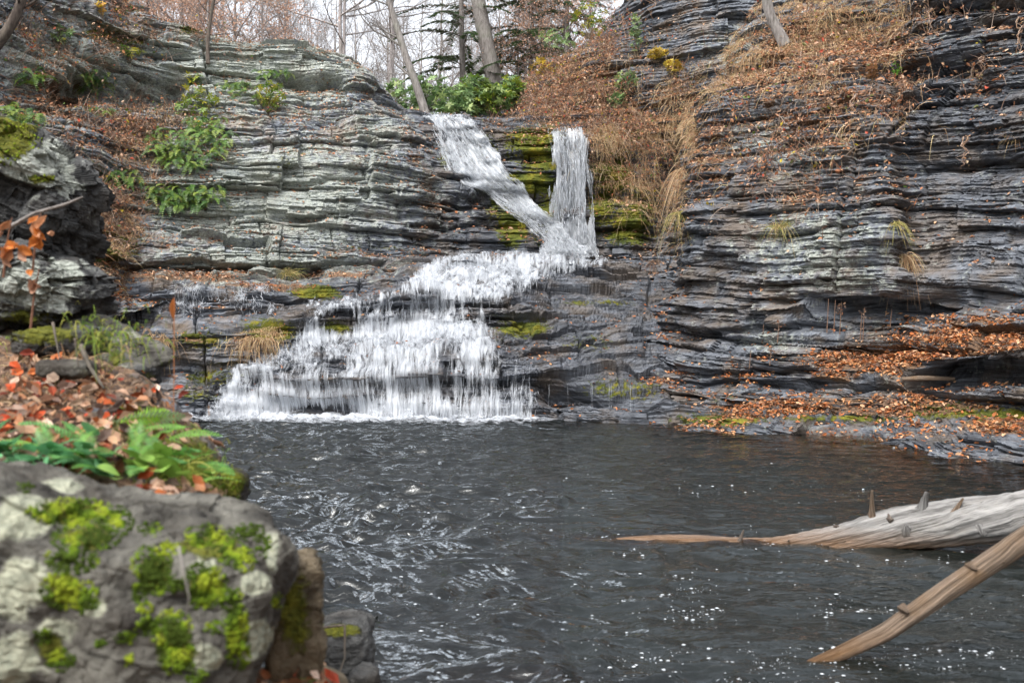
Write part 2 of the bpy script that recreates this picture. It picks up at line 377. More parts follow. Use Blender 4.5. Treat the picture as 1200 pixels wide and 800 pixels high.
# right-hand cliff with the stepped shelf at its foot
Rpx = [750, 800, 860, 920, 980, 1045, 1072, 1100, 1150, 1200, 1330, 1480]
R_rows = rows_of(Rpx,
 ([516, 519, 523, 530, 538, 547, 550, 553, 560, 568, 592, 630], [18.7, 18.0, 17.3, 16.4, 15.6, 14.7, 14.2, 13.8, 13.2, 12.6, 11.1, 9.5]),
 ([489, 491, 493, 496, 501, 506, 509, 511, 515, 519, 533, 556], [19.5, 18.9, 18.1, 17.3, 16.5, 15.5, 15.0, 14.7, 14.0, 13.4, 11.9, 10.2]),
 ([476, 477, 479, 481, 484, 486, 487, 487, 489, 490, 497, 505], [20.4, 19.9, 19.2, 18.5, 17.8, 16.9, 16.5, 16.1, 15.5, 14.9, 13.4, 11.6]),
 ([456, 458, 461, 463, 463, 462, 461, 460, 461, 462, 464, 466], [20.5, 20.0, 19.3, 18.7, 18.0, 17.2, 16.8, 16.4, 15.8, 15.2, 13.6, 11.8]),
 ([441, 444, 448, 449, 442, 432, 447, 446, 440, 432, 412, 390], [21.0, 20.6, 20.0, 19.4, 18.7, 17.9, 17.3, 16.9, 16.2, 15.5, 13.9, 12.0]),
 ([438, 441, 444, 440, 430, 420, 424, 421, 414, 408, 388, 360], [21.1, 20.7, 20.1, 19.5, 18.8, 18.0, 17.2, 16.6, 15.8, 15.1, 13.6, 11.8]),
 ([424, 425, 426, 420, 408, 396, 391, 387, 378, 368, 342, 310], [22.4, 21.2, 20.3, 19.6, 19.2, 18.7, 18.2, 17.7, 17.0, 16.3, 14.8, 13.0]),
 ([394, 390, 384, 378, 366, 360, 358, 355, 346, 336, 308, 272], [23.0, 22.0, 20.9, 19.9, 19.4, 18.9, 18.6, 18.2, 17.4, 16.7, 15.2, 13.4]),
 ([372, 364, 356, 350, 346, 348, 351, 345, 332, 318, 286, 246], [23.4, 22.2, 20.8, 19.6, 18.9, 18.3, 18.5, 18.2, 17.5, 16.9, 15.4, 13.6], [756, 800, 860, 920, 980, 1045, 1072, 1100, 1150, 1200, 1330, 1480]),
 ([316, 300, 280, 272, 270, 270, 280, 278, 266, 252, 218, 176], [25.6, 22.4, 21.0, 20.0, 19.1, 18.4, 18.9, 18.7, 18.1, 17.5, 16.0, 14.2], [778, 796, 860, 920, 980, 1045, 1075, 1100, 1150, 1200, 1330, 1480]),
 ([245, 228, 218, 212, 210, 210, 226, 228, 218, 206, 174, 130], [26.5, 22.8, 21.4, 20.4, 19.6, 18.9, 19.4, 19.0, 18.4, 17.8, 16.4, 14.6], [799, 808, 862, 920, 980, 1045, 1070, 1100, 1150, 1200, 1330, 1480]),
 ([185, 168, 158, 150, 146, 146, 164, 170, 160, 148, 116, 74], [27.0, 23.4, 22.0, 21.0, 20.3, 19.7, 19.6, 19.2, 18.6, 18.0, 16.7, 14.9], [808, 818, 866, 920, 980, 1042, 1064, 1100, 1150, 1200, 1330, 1480]),
 ([130, 110, 102, 96, 92, 92, 108, 112, 104, 94, 60, 20], [26.6, 24.2, 22.9, 22.0, 21.4, 20.9, 20.2, 19.7, 19.1, 18.5, 17.2, 15.4], [815, 838, 876, 924, 980, 1042, 1064, 1100, 1150, 1200, 1330, 1480]),
 ([88, 72, 62, 54, 46, 38, 50, 44, 34, 22, -14, -60], [27.6, 25.4, 24.4, 23.7, 23.2, 22.8, 21.2, 20.3, 19.6, 18.9, 17.6, 15.8], [850, 868, 896, 936, 985, 1042, 1066, 1100, 1150, 1200, 1330, 1480]),
 ([40, 22, 4, -10, -22, -32, -26, -36, -50, -64, -104, -160], [30.0, 28.2, 27.4, 26.8, 26.2, 25.6, 22.2, 21.0, 20.1, 19.4, 18.0, 16.2], [868, 886, 914, 950, 1000, 1045, 1070, 1100, 1150, 1200, 1330, 1480]),
 ([-10, -26, -44, -60, -74, -88, -96, -110, -126, -142, -190, -260], [35, 33, 32, 31.4, 30.8, 30.2, 27, 25, 24, 23, 21.5, 19.5], [900, 920, 945, 980, 1020, 1060, 1085, 1110, 1155, 1205, 1335, 1490]))
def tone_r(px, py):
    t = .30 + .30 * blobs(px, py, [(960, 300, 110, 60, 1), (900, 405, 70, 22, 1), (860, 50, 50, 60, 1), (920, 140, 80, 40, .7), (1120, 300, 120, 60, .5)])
    return t - .25 * blobs(px, py, [(1130, 100, 120, 70, 1), (795, 240, 12, 60, 1)])  # narrow second blob paints the cleft's shade into the rock tone
rock_surface('cliff_right', R_rows, (.62, -.78), (-.02, .05), 11, .032, .021, 1.0, tone_r, base_moss=.13, base_lich=.24, label='dark layered slate cliff rising from a leaf strewn shelf on the right of the pool')

# stepped ledges that carry the lower cascade
Cpx = [60, 130, 200, 280, 350, 420, 500, 580, 620, 660, 720, 790, 860]
C_rows = rows_of(Cpx,
 ([522, 514, 508, 506, 505, 505, 505, 505, 505, 506, 512, 517, 522], [18, 19.2, 19.9, 20.0, 20.1, 20.1, 20.1, 20.1, 20.1, 20.1, 19.3, 18.7, 18]),
 ([462, 452, 448, 440, 415, 408, 405, 408, 425, 442, 452, 461, 468], [18.8, 20.0, 20.6, 20.9, 21.0, 21.1, 21.1, 21.0, 20.9, 20.7, 20.3, 19.9, 19.4]),
 ([440, 432, 428, 420, 400, 387, 383, 383, 402, 417, 428, 442, 454], [19.8, 21.0, 21.4, 21.7, 22.1, 22.6, 22.8, 22.8, 22.0, 21.9, 21.6, 21.1, 20.4]),
 ([392, 384, 380, 383, 370, 353, 347, 349, 373, 391, 404, 419, 434], [20.0, 21.3, 21.7, 21.8, 22.5, 23.0, 23.2, 23.2, 23.0, 22.8, 22.5, 22.0, 21.3]),
 ([374, 368, 365, 366, 358, 343, 336, 336, 351, 363, 374, 389, 410], [20.8, 22.3, 22.8, 23.0, 23.6, 24.2, 24.6, 24.8, 24.4, 24.3, 24.1, 23.5, 22.7]),
 ([352, 347, 345, 346, 340, 329, 321, 321, 331, 339, 347, 363, 386], [21.0, 22.5, 23.0, 23.2, 23.9, 24.6, 25.0, 25.4, 25.6, 25.6, 25.3, 24.6, 23.8]),
 ([338, 335, 333, 333, 327, 319, 313, 311, 313, 317, 324, 341, 366], [21.8, 23.4, 24.0, 24.4, 25.2, 25.8, 26.6, 27.2, 27.4, 27.4, 27.1, 26.2, 25.2]),
 ([328, 325, 323, 322, 318, 312, 307, 304, 302.5, 302, 303.5, 320, 350], [22.4, 24.0, 24.6, 25.0, 26.0, 26.8, 27.6, 28.2, 28.5, 28.6, 28.4, 27.4, 26.2]),
 ([345, 340, 338, 336, 334, 330, 326, 322, 322, 322, 323, 335, 360], [27, 28, 29, 29.5, 30, 31, 32, 33, 33, 33, 33, 31, 29]))
rock_surface('rock_ledges', C_rows, (1, .1), (0.012, .01), 23, .030, .020, 1.0, lambda px, py: .20 + .36 * sstep(400, 250, px), .8, base_moss=.15, label='wet dark stone ledges under and beside the lower cascade')

# left-hand cliff
Lpx = [-190, -60, 40, 110, 170, 250, 330, 400, 450, 490, 520, 548]
L_rows = rows_of(Lpx,
 ([410, 395, 384, 374, 362, 352, 345, 337, 331, 326, 320, 312], [13.6, 16, 18, 20, 22.4, 23.6, 24.1, 25, 25.8, 26.6, 27.6, 28.8]),
 ([372, 356, 346, 336, 326, 326, 325, 320, 316, 312, 307, 302], [14.4, 16.8, 18.9, 21, 23.6, 24.8, 25.3, 26, 26.7, 27.4, 28.4, 29.4]),
 ([332, 316, 306, 298, 290, 290, 296, 299, 301, 300, 298, 296], [14.9, 17.3, 19.5, 21.5, 24.0, 25.1, 25.6, 26.3, 27.0, 27.7, 28.7, 29.6]),
 ([300, 286, 280, 272, 268, 271, 281, 288, 292, 292, 290, 288], [15.6, 18.2, 20.6, 22.6, 25.2, 26.1, 26.6, 27.1, 27.7, 28.3, 29.1, 29.9]),
 ([242, 231, 222, 218, 216, 216, 219, 223, 230, 240, 256, 264], [16.3, 19.0, 21.6, 23.6, 25.8, 26.7, 27.2, 27.5, 27.9, 28.6, 29.6, 30.4]),
 ([192, 181, 172, 169, 166, 164, 162, 164, 178, 198, 224, 240], [17.1, 20.2, 22.8, 25.0, 27.0, 27.9, 28.2, 28.4, 28.8, 29.3, 30.0, 31.0]),
 ([142, 136, 131, 129, 126, 123, 120, 122, 140, 166, 198, 218], [18.1, 21.2, 24.2, 26.4, 28.5, 29.3, 29.8, 30.0, 30.2, 30.4, 30.8, 31.6]),
 ([102, 97, 93, 93, 93, 96, 97, 106, 126, 150, 184, 205], [19.1, 22.4, 25.6, 27.8, 30.0, 30.9, 31.4, 31.6, 31.8, 31.8, 31.8, 32.2]),
 ([-25, -28, -22, 2, 32, 51, 58, 72, 116, 142, 176, 198], [19.8, 23.2, 26.4, 28.6, 30.6, 31.5, 32.0, 32.4, 32.5, 32.6, 32.6, 32.9]),
 ([-70, -70, -60, -30, 14, 44, 54, 68, 114, 142, 178, 202], [23.5, 27, 30, 32, 34, 35, 35.6, 36, 36, 36, 36, 36]))
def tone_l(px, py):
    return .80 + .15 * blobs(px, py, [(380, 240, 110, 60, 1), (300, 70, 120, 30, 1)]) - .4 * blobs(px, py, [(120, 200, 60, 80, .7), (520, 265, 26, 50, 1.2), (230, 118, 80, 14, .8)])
rock_surface('cliff_left', L_rows, (.93, .37), (.03, -.035), 37, .034, .024, 1.05, tone_l, base_moss=.26, base_lich=.36, label='pale lichened grey slate cliff with ledges on the left of the falls')

# wall behind the two upper falls, its gully and the leafy bank above
Bpx = [430, 480, 520, 560, 600, 640, 668, 700, 740, 790, 850, 930]
B_rows = rows_of(Bpx,
 ([325, 325, 325, 325, 326, 327, 327, 327, 326, 326, 326, 326], [28.0, 28.3, 28.6, 28.9, 29.4, 30.4, 30.9, 31.0, 30.6, 29.6, 29, 29]),
 ([294, 292, 290, 288, 290, 296, 299, 298, 295, 290, 285, 282], [28.4, 28.7, 28.9, 29.2, 29.8, 30.8, 31.3, 31.3, 31.0, 31.4, 32, 32]),
 ([255, 250, 248, 248, 254, 264, 264, 258, 250, 244, 238, 234], [29.0, 29.1, 29.3, 29.6, 30.3, 31.0, 31.5, 31.5, 31.3, 32.6, 33.5, 33.5]),
 ([212, 206, 204, 210, 222, 226, 222, 215, 208, 200, 190, 182], [29.8, 29.9, 30.2, 31.0, 31.3, 31.4, 31.6, 31.6, 31.7, 32.4, 33.6, 33.6]),
 ([172, 166, 168, 177, 184, 186, 183, 177, 170, 158, 146, 136], [30.6, 31.0, 31.4, 31.7, 31.6, 31.5, 31.7, 31.7, 32.0, 32.4, 33.2, 33.2]),
 ([140, 134, 139, 143, 149, 153, 155, 155, 146, 124, 108, 96], [31.8, 32.4, 32.8, 32.6, 32.2, 32.0, 32.0, 32.0, 32.6, 32.4, 31.6, 31.6]),
 ([136, 131, 137, 139, 140, 139, 137, 130, 112, 84, 70, 60], [33.4, 34.4, 35, 35, 34.8, 34.4, 34.2, 33.8, 33.6, 33.2, 32.4, 32.4]),
 ([134, 130, 135, 136, 128, 110, 98, 82, 58, 22, 8, 0], [35.5, 36.5, 37.4, 37.6, 37, 36, 35.6, 35.2, 34.8, 34.0, 33.2, 33.2]),
 ([133, 130, 135, 134, 116, 86, 72, 50, 16, -34, -50, -60], [39, 40, 41, 41, 40, 38, 37.5, 37, 36.5, 35.2, 34.4, 34.4]),
 ([140, 140, 142, 138, 112, 82, 66, 42, -8, -60, -80, -90], [46, 46, 46, 46, 45, 43, 42, 42, 41, 40, 39, 39]))
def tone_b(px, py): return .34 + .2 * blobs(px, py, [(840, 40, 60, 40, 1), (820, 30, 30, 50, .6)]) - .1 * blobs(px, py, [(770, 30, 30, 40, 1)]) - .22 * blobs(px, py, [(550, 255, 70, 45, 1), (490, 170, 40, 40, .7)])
rock_surface('cliff_behind_falls', B_rows, (1, 0), (.02, .01), 51, .040, .027, 1.0, tone_b, base_moss=.2, label='mossy dark rock wall and leafy bank behind the upper falls')

# fill small holes of the z-buffer
for _ in range(3):
    s = np.stack([np.roll(np.roll(ZB, a, 0), b, 1) for a in (-1, 0, 1) for b in (-1, 0, 1)]).min(0)
    ZB = np.where(ZB > 1e8, s, ZB)
def hit(px, py, ds=None):
    i = int(min(max(py + 15, 0), 814)); j = int(min(max(px + 15, 0), 1234)); y = ZB[i, j]
    return P(px, py, y if y < 1e8 else 32.0)

# ------------------------------------------------------------------ ground beyond the cliffs
def ground():
    E = []
    for nme in ('cliff_left', 'cliff_behind_falls', 'cliff_right'):
        E.append(SURF[nme]['ctrl'][-1])
    edge = np.concatenate([E[0], E[1][1:-3], E[2]])
    gx = np.concatenate([-np.geomspace(420, 32, 22), np.linspace(-30, 30, 150), np.geomspace(32, 420, 22)])
    gy = np.concatenate([np.linspace(-60, 2, 24), np.linspace(3, 60, 150), np.geomspace(61, 900, 30)])
    X, Y = np.meshgrid(gx, gy)
    pts = np.stack([X, Y], -1)
    d2 = ((pts[:, :, None, :] - edge[None, None, :, :2]) ** 2).sum(-1) + .05
    w = 1 / d2 ** 1.5; ze = (w * edge[:, 2]).sum(-1) / w.sum(-1)
    poly = np.concatenate([[[-9, -60]], edge[:, :2], [[14, -60]]])
    ins = np.zeros(X.shape, bool); j = len(poly) - 1
    for i in range(len(poly)):
        a, b = poly[i], poly[j]
        c = ((a[1] > Y) != (b[1] > Y)) & (X < (b[0] - a[0]) * (Y - a[1]) / (b[1] - a[1] + 1e-12) + a[0]); ins ^= c; j = i
    dist = np.sqrt(d2.min(-1))
    plat = np.where(X > 0, 11.5, 9.0) + .03 * np.maximum(Y - 40, 0)
    z = ze * np.exp(-dist / 14) + plat * (1 - np.exp(-dist / 14)) + .35 * fbm(X * .3, Y * .3, 0, 4, 5)
    z = z - .25
    z = np.where(ins, np.minimum(-1.6, z), z)
    z = np.where(ins & (dist < 1.2), ze - 2.5, z)
    lit = np.full(X.shape, 1.0); zz = np.zeros_like(X)
    o = mesh('ground', np.stack([X, Y, z], -1), gridq(*X.shape), None, M_ROCK, attrs={'moss': zz, 'litter': lit, 'lichen': zz, 'wet': zz, 'tone': zz + .4})
    setp(o, kind='structure')
    return X, Y, z
GX, GY, GZ = ground()
def gz(x, y):
    i = np.argmin(abs(GX[0] - x)); j = np.argmin(abs(GY[:, 0] - y)); return GZ[j, i]
# ------------------------------------------------------------------ the pool
SH_PX = [600, 640, 760, 900, 1000, 1100, 1200, 1320, 1500]; SH_Y = [20.6, 20.6, 19.2, 17.3, 15.8, 14.4, 13.1, 11.7, 10]
def pool_depth(x, y, top=False):
    px = 600 + x / np.maximum(y, .5) * FPX
    sy = np.interp(px, SH_PX, SH_Y)
    d = .12 + .22 * np.maximum(sy - y, 0)
    d = np.where(px < 660, .5 + 0 * d, d)
    d = np.minimum(d, 1.0 + .3 * fbm(x * .5, y * .5, 0, 3, 90))
    dl = np.hypot((x - .35) / .9, (y - 4.55) / .3)
    d = d * (1 - .8 * np.exp(-dl ** 2))
    lx = np.clip((x - .62) / (2.05 - .62), 0, 1); lyy = 8.15 - .2 * lx; dd_ = np.hypot((x - np.clip(x, .62, 2.05)) / .3, (y - lyy) / .3)
    d = d * (1 - .9 * np.exp(-dd_ ** 2)) if top else d
    return np.maximum(d, .05)
def bed():
    gx = np.arange(-10, 14, .08); gy = np.arange(1.0, 21.2, .08); X, Y = np.meshgrid(gx, gy)
    z = -pool_depth(X, Y) + .10 * np.maximum(fbm(X * 1.6, Y * 1.6, 0, 3, 91), -.2) + .05 * fbm(X * 5, Y * 5, 0, 2, 92)
    z = np.minimum(z, -.04)
    zz = np.zeros_like(X)
    o = mesh('pool_bed', np.stack([X, Y, z], -1), gridq(*X.shape), None, M_ROCK, attrs={'moss': zz, 'litter': zz + .55, 'lichen': zz, 'wet': zz, 'tone': zz + .45})
    setp(o, kind='structure')
bed()
def water_material():
    k = N('pool_water'); p = k.pos()
    n1 = k.noise(k.mapv(p, (3.2, 5.0, 1)), 1.0, 6, .6, .6)
    n2 = k.noise(k.mapv(p, (9, 22, 1)), 1.0, 3, .55, .8)
    nb = k.bump(k.math('ADD', k.math('MULTIPLY', n1, .5), k.math('MULTIPLY', n2, 1.0)), 1.0, .011)
    tr = k.n('BsdfTransparent'); depth = k.attr('depth')
    k.put(tr.inputs[0], k.ramp(depth, (.03, (.62, .50, .30)), (.35, (.26, .19, .09)), (.9, (.05, .045, .03))))
    df = k.n('BsdfDiffuse'); k.put(df.inputs[0], (.008, .010, .009))
    body = k.n('MixShader'); k.put(body.inputs[0], k.ramp(depth, (.15, 0), (.8, .9))); k.put(body.inputs[1], tr.outputs[0]); k.put(body.inputs[2], df.outputs[0])
    gl = k.n('BsdfGlossy'); k.put(gl.inputs['Roughness'], .012); k.put(gl.inputs['Normal'], nb); k.put(gl.inputs[0], (.94, .98, 1))
    fr = k.n('Fresnel'); fr.inputs[0].default_value = 1.41; k.put(fr.inputs['Normal'], nb)
    mx = k.n('MixShader'); k.put(mx.inputs[0], fr.outputs[0]); k.put(mx.inputs[1], body.outputs[0]); k.put(mx.inputs[2], gl.outputs[0])
    return k.end(mx.outputs[0])
def water_z(X, Y):
    wx = X + .25 * fbm(X * .8, Y * .8, 0, 2, 101); wy = Y + .25 * fbm(X * .8, Y * .8, 3, 2, 102)
    am = .34 + .95 * sstep(2.6, -1.8, X) + .5 * fbm(X * .4, Y * .4, 0, 3, 103)
    am = np.clip(am, .18, 1.5) * (.75 + .25 * sstep(16, 8, Y))
    z = .016 * noise(wx * 2.2, wy * 3.6, 0, 104) + .015 * (1 - 2 * np.abs(noise(wx * 3.4, wy * 6.0, 0, 105))) + .010 * noise(wx * 7, wy * 13, 0, 106)
    z = z * am * 2.3
    return z
def water():
    gx = np.arange(-9.0, 12.5, .034); gy = np.arange(2.6, 21.0, .026); X, Y = np.meshgrid(gx, gy)
    z = water_z(X, Y)
    o = mesh('pool_water', np.stack([X, Y, z], -1), gridq(*X.shape), None, water_material(), attrs={'depth': pool_depth(X, Y, True)}, smooth=True)
    setp(o, kind='structure')
water()

# ------------------------------------------------------------------ falling water
def fall_material(name, su, sv, wc=(.52, .55, .59)):
    k = N(name); f = k.attr('flow', 'Vector'); m = k.attr('mask')
    a = k.noise(k.mapv(f, (su, sv, 1)), 1.0, 6, .62, .8)
    b = k.noise(k.mapv(f, (su * .3, sv * .6, 1)), 1.0, 4, .6, .5)
    v = k.math('ADD', k.math('MULTIPLY', k.math('SUBTRACT', a, .5), 1.7), k.math('MULTIPLY', k.math('SUBTRACT', b, .5), .8))
    v = k.math('ADD', k.math('ADD', v, .05), k.math('MULTIPLY', k.math('SUBTRACT', m, .5), .95))
    al = k.ramp(v, (-.05, 0), (.46, .97))
    nb = k.bump(a, .7, .04)
    s = k.bsdf(wc, .35, nb, Specular_IOR_Level=.3)
    tl = k.n('BsdfTranslucent'); k.put(tl.inputs[0], wc); mt = k.n('MixShader'); mt.inputs[0].default_value = .3; k.put(mt.inputs[1], s); k.put(mt.inputs[2], tl.outputs[0])
    tr = k.n('BsdfTransparent'); mx = k.n('MixShader'); k.put(mx.inputs[0], al); k.put(mx.inputs[1], tr.outputs[0]); k.put(mx.inputs[2], mt.outputs[0])
    return k.end(mx.outputs[0])
M_FALL = fall_material('white_water', 9, 1.6)
M_FALL2 = fall_material('white_water_free', 20, 1.1, (.74, .77, .80))
M_FALL3 = fall_material('white_water_slide', 11, 1.6, (.74, .77, .80))
def strand_material():
    k = N('water_strand'); s = k.bsdf((.56, .59, .63), .3, Specular_IOR_Level=.3)
    tl = k.n('BsdfTranslucent'); k.put(tl.inputs[0], (.56, .59, .63)); mt = k.n('MixShader'); mt.inputs[0].default_value = .4; k.put(mt.inputs[1], s); k.put(mt.inputs[2], tl.outputs[0])
    return k.end(mt.outputs[0])
M_STRAND = strand_material()
def gblur(a, k, axis):
    w = np.exp(-.5 * (np.arange(-k, k + 1) / (k / 2.0)) ** 2); w /= w.sum(); r = 0
    pad = [(0, 0)] * a.ndim; pad[axis] = (k, k); ap = np.pad(a, pad, mode='edge'); n = a.shape[axis]
    for i, x in enumerate(w): r = r + x * np.take(ap, np.arange(i, i + n), axis=axis)
    return r
def maxf(a, k, axis):
    pad = [(0, 0)] * a.ndim; pad[axis] = (k, k); ap = np.pad(a, pad, mode='edge'); n = a.shape[axis]
    return np.max([np.take(ap, np.arange(i, i + n), axis=axis) for i in range(2 * k + 1)], axis=0)
def water_fall(root, W, n, mask, mat, layers=((.0, 1.0), (.05, .8)), nstr=4000, slen=(.2, .7), swid=(.004, .014), soff=(0, .10), up_is_high_v=True, seed=0):
    """W (nv,nu,3) sheet, n outward normal, mask 0..1; adds sheets and loose strands as parts of root"""
    r = np.random.default_rng(seed); nv, nu = mask.shape
    seg = np.linalg.norm(np.diff(W, axis=0), axis=-1); arc = np.concatenate([np.zeros((1, nu)), np.cumsum(seg, 0)], 0)
    uu = np.concatenate([np.zeros((nv, 1)), np.cumsum(np.linalg.norm(np.diff(W, axis=1), axis=-1), 1)], 1)
    uu = np.broadcast_to(np.median(uu, axis=0)[None], uu.shape); amean = np.broadcast_to(np.median(arc, axis=1)[:, None], arc.shape)
    base = np.array(root.location)
    for li, (off, dens) in enumerate(layers):
        wob = .035 * noise(uu * 5 + li * 9, amean * 1.3, li * 4, seed + 3) + .015 * noise(uu * 17, amean * 3, li, seed + 4)
        V = W + n * (off + wob)[..., None]
        Q = gridq(nv, nu); keep = mask.ravel()[Q].max(1) > .04; Q = Q[keep]
        used = np.unique(Q); remap = np.full(nv * nu, -1); remap[used] = np.arange(len(used))
        mesh('water_sheet', V.reshape(-1, 3)[used] - base, remap[Q], None, mat, root, attrs={'mask': (mask * dens).ravel()[used]},
             uv=np.stack([uu + li * 5.3, amean + .3 * noise(uu * 1.5, 0, 0, 3) + li * 3.1], -1).reshape(-1, 2)[used], smooth=True)
    # strands
    p = np.clip(mask, 0, 1).ravel() ** 1.3 * np.concatenate([seg, seg[-1:]], 0).ravel(); p /= p.sum()
    idx = r.choice(nv * nu, nstr, p=p); iv, iu = idx // nu, idx % nu
    K = 7; L = r.uniform(slen[0], slen[1], nstr); res = np.median(seg)
    steps = np.linspace(0, 1, K)[None] * (L / res)[:, None]
    VI = np.clip(iv[:, None] - steps if up_is_high_v else iv[:, None] + steps, 0, nv - 1)
    UI = np.clip(iu[:, None] + r.normal(0, 1.2, nstr)[:, None] * np.linspace(0, 1, K)[None] + r.normal(0, .25, (nstr, K)), 0, nu - 1)
    vi = VI.astype(int); ui = UI.astype(int)
    o = r.uniform(soff[0], soff[1], nstr)[:, None] * (.4 + 1.6 * np.linspace(0, 1, K)[None] * (1.15 - np.linspace(0, 1, K)[None]))
    pts = W[vi, ui] + n[vi, ui] * o[..., None]
    pts[:, 1:-1] = (pts[:, :-2] + pts[:, 1:-1] * 2 + pts[:, 2:]) / 4
    dens = mask[vi, ui].min(1)
    ok = dens > .08; pts = pts[ok]; ns = len(pts)
    w = r.uniform(swid[0], swid[1], ns)[:, None] * np.sin(np.linspace(.08, .95, K) * pi)[None] ** .7
    T = nrm(np.gradient(pts, axis=1)); S = nrm(np.cross(T, n[vi, ui][ok])); B = np.cross(S, T)
    ang = np.array([0, 2 * pi / 3, 4 * pi / 3])
    V = pts[:, :, None] + w[:, :, None, None] * (np.cos(ang)[None, None, :, None] * S[:, :, None] + np.sin(ang)[None, None, :, None] * B[:, :, None])
    i = (np.arange(ns) * K * 3)[:, None, None] + (np.arange(K - 1) * 3)[None, :, None] + np.arange(3)[None, None]
    j = (np.arange(ns) * K * 3)[:, None, None] + (np.arange(K - 1) * 3)[None, :, None] + ((np.arange(3) + 1) % 3)[None, None]
    Q = np.stack([i, j, j + 3, i + 3], -1).reshape(-1, 4)
    setp(mesh('water_strands', V.reshape(-1, 3) - base, Q, None, M_STRAND, root, smooth=True), kind='stuff')

def cascade_sheet(surf, ku=5, kv=6, lift=.015):
    S = SURF[surf]; A, D, n = S['A'], S['D'], S['n']
    du = np.gradient(A, axis=1); dv = np.gradient(A, axis=0); n = nrm(np.cross(du, dv))
    n = n * (1 if np.sum(n * (np.array([0, 0, CAMH + 3.0]) - A), -1).mean() > 0 else -1)
    h = np.sum((D - A) * n, -1); h = gblur(gblur(maxf(maxf(h, 2, 0), 1, 1), kv, 0), ku, 1)
    W = A + n * (h + lift)[..., None]
    return W, n
# lower cascade
Wc, nc = cascade_sheet('rock_ledges')
cpx, cpy = proj(Wc)
_py = [296, 303, 310, 318, 330, 341, 350, 365, 385, 398, 408, 430, 455, 480, 505]
_l = np.interp(cpy, _py, [540, 505, 488, 478, 462, 450, 392, 360, 346, 338, 318, 262, 247, 236, 225])
_r = np.interp(cpy, _py, [735, 735, 715, 690, 645, 628, 606, 594, 588, 592, 606, 628, 635, 638, 650])
edge_n = 14 * fbm(Wc[..., 0] * 1.5, Wc[..., 1] * .6, Wc[..., 2] * 1.5, 3, 61)
m = sstep(-6, 22, cpx - _l + edge_n) * sstep(-6, 30, _r - cpx + edge_n)
holes = blobs(cpx, cpy, [(398, 378, 20, 16, .95), (372, 484, 34, 9, 1.0), (592, 445, 8, 40, .45), (612, 440, 5, 30, .15), (690, 312, 30, 8, .25), (545, 331, 20, 5, .3), (440, 327, 14, 10, .4),
    (560, 357, 34, 10, .45), (520, 430, 14, 25, .25), (420, 345, 20, 6, .4), (335, 440, 20, 14, .25), (660, 330, 30, 12, .6), (505, 345, 16, 8, .4), (470, 352, 14, 8, .4), (300, 455, 12, 12, .3), (395, 430, 16, 10, .35)])
core = .63 + .36 * blobs(cpx, cpy, [(520, 333, 70, 16, .9), (570, 322, 90, 12, .8), (620, 308, 70, 6, .7), (440, 393, 120, 9, .9), (300, 476, 80, 14, .9), (500, 384, 100, 7, 1), (290, 484, 60, 10, 1), (500, 318, 60, 10, .7), (385, 355, 20, 12, .6), (450, 478, 150, 10, .6), (430, 428, 60, 16, .35)])
mask_c = m * np.clip(core - holes + .32 * fbm(Wc[..., 0] * 2.4, Wc[..., 1] * 1.2, Wc[..., 2] * 1.6, 4, 62), 0, 1)
t = empty('waterfall', P(450, 480, 20.4)); setp(t, 'wide white lower cascade tumbling down broad dark steps into the pool', 'waterfall')
water_fall(t, Wc, nc, mask_c, M_FALL, ((.01, 1.0), (.06, .78)), 4200, (.05, .22), (.0018, .006), (0, .10), True, 5)
# drips beside it
bg = Bag()
for q in range(9):
    px = random.choice([606, 614, 622, 630, 636, 641, 666, 690, 693, 716, 741, 744]) + random.uniform(-3, 3); y = hit(px, 455)[1] - .12
    a = P(px, 424 + random.uniform(0, 24) if px < 640 else 448 + random.uniform(0, 5), y); b = P(px + random.uniform(-1, 1), 488, y - .15)
    tt = np.linspace(0, 1, 8)[:, None]; pts = a + (b - a) * tt + rng.normal(0, .004, (8, 3))
    V, Q, T = tube(pts, random.uniform(.002, .004) * (.6 + .4 * np.sin(np.linspace(0, 9, 8))), 4); mesh('drip', V - np.array(t.location), Q, T, M_STRAND, t)
# small side stream on the left ledges
ms = blobs(cpx, cpy, [(222, 356, 22, 14, .9), (250, 345, 20, 7, .75), (282, 352, 12, 16, .85), (306, 338, 16, 8, .8), (300, 352, 8, 14, .8), (188, 364, 8, 6, .8), (140, 370, 16, 6, .9), (318, 362, 5, 12, .7), (232, 338, 30, 6, .7), (412, 338, 4, 4, .0)])
ms = np.clip(ms * (1 + .5 * fbm(Wc[..., 0] * 3, Wc[..., 1], Wc[..., 2] * 2, 3, 63)), 0, 1) * .85
t = empty('waterfall', P(250, 370, 22.5)); setp(t, 'thin side trickle splitting over the low ledge left of the big cascade', 'waterfall')
water_fall(t, Wc, nc, ms, M_FALL, ((.0, .9),), 900, (.06, .25), (.002, .007), (0, .04), True, 6)

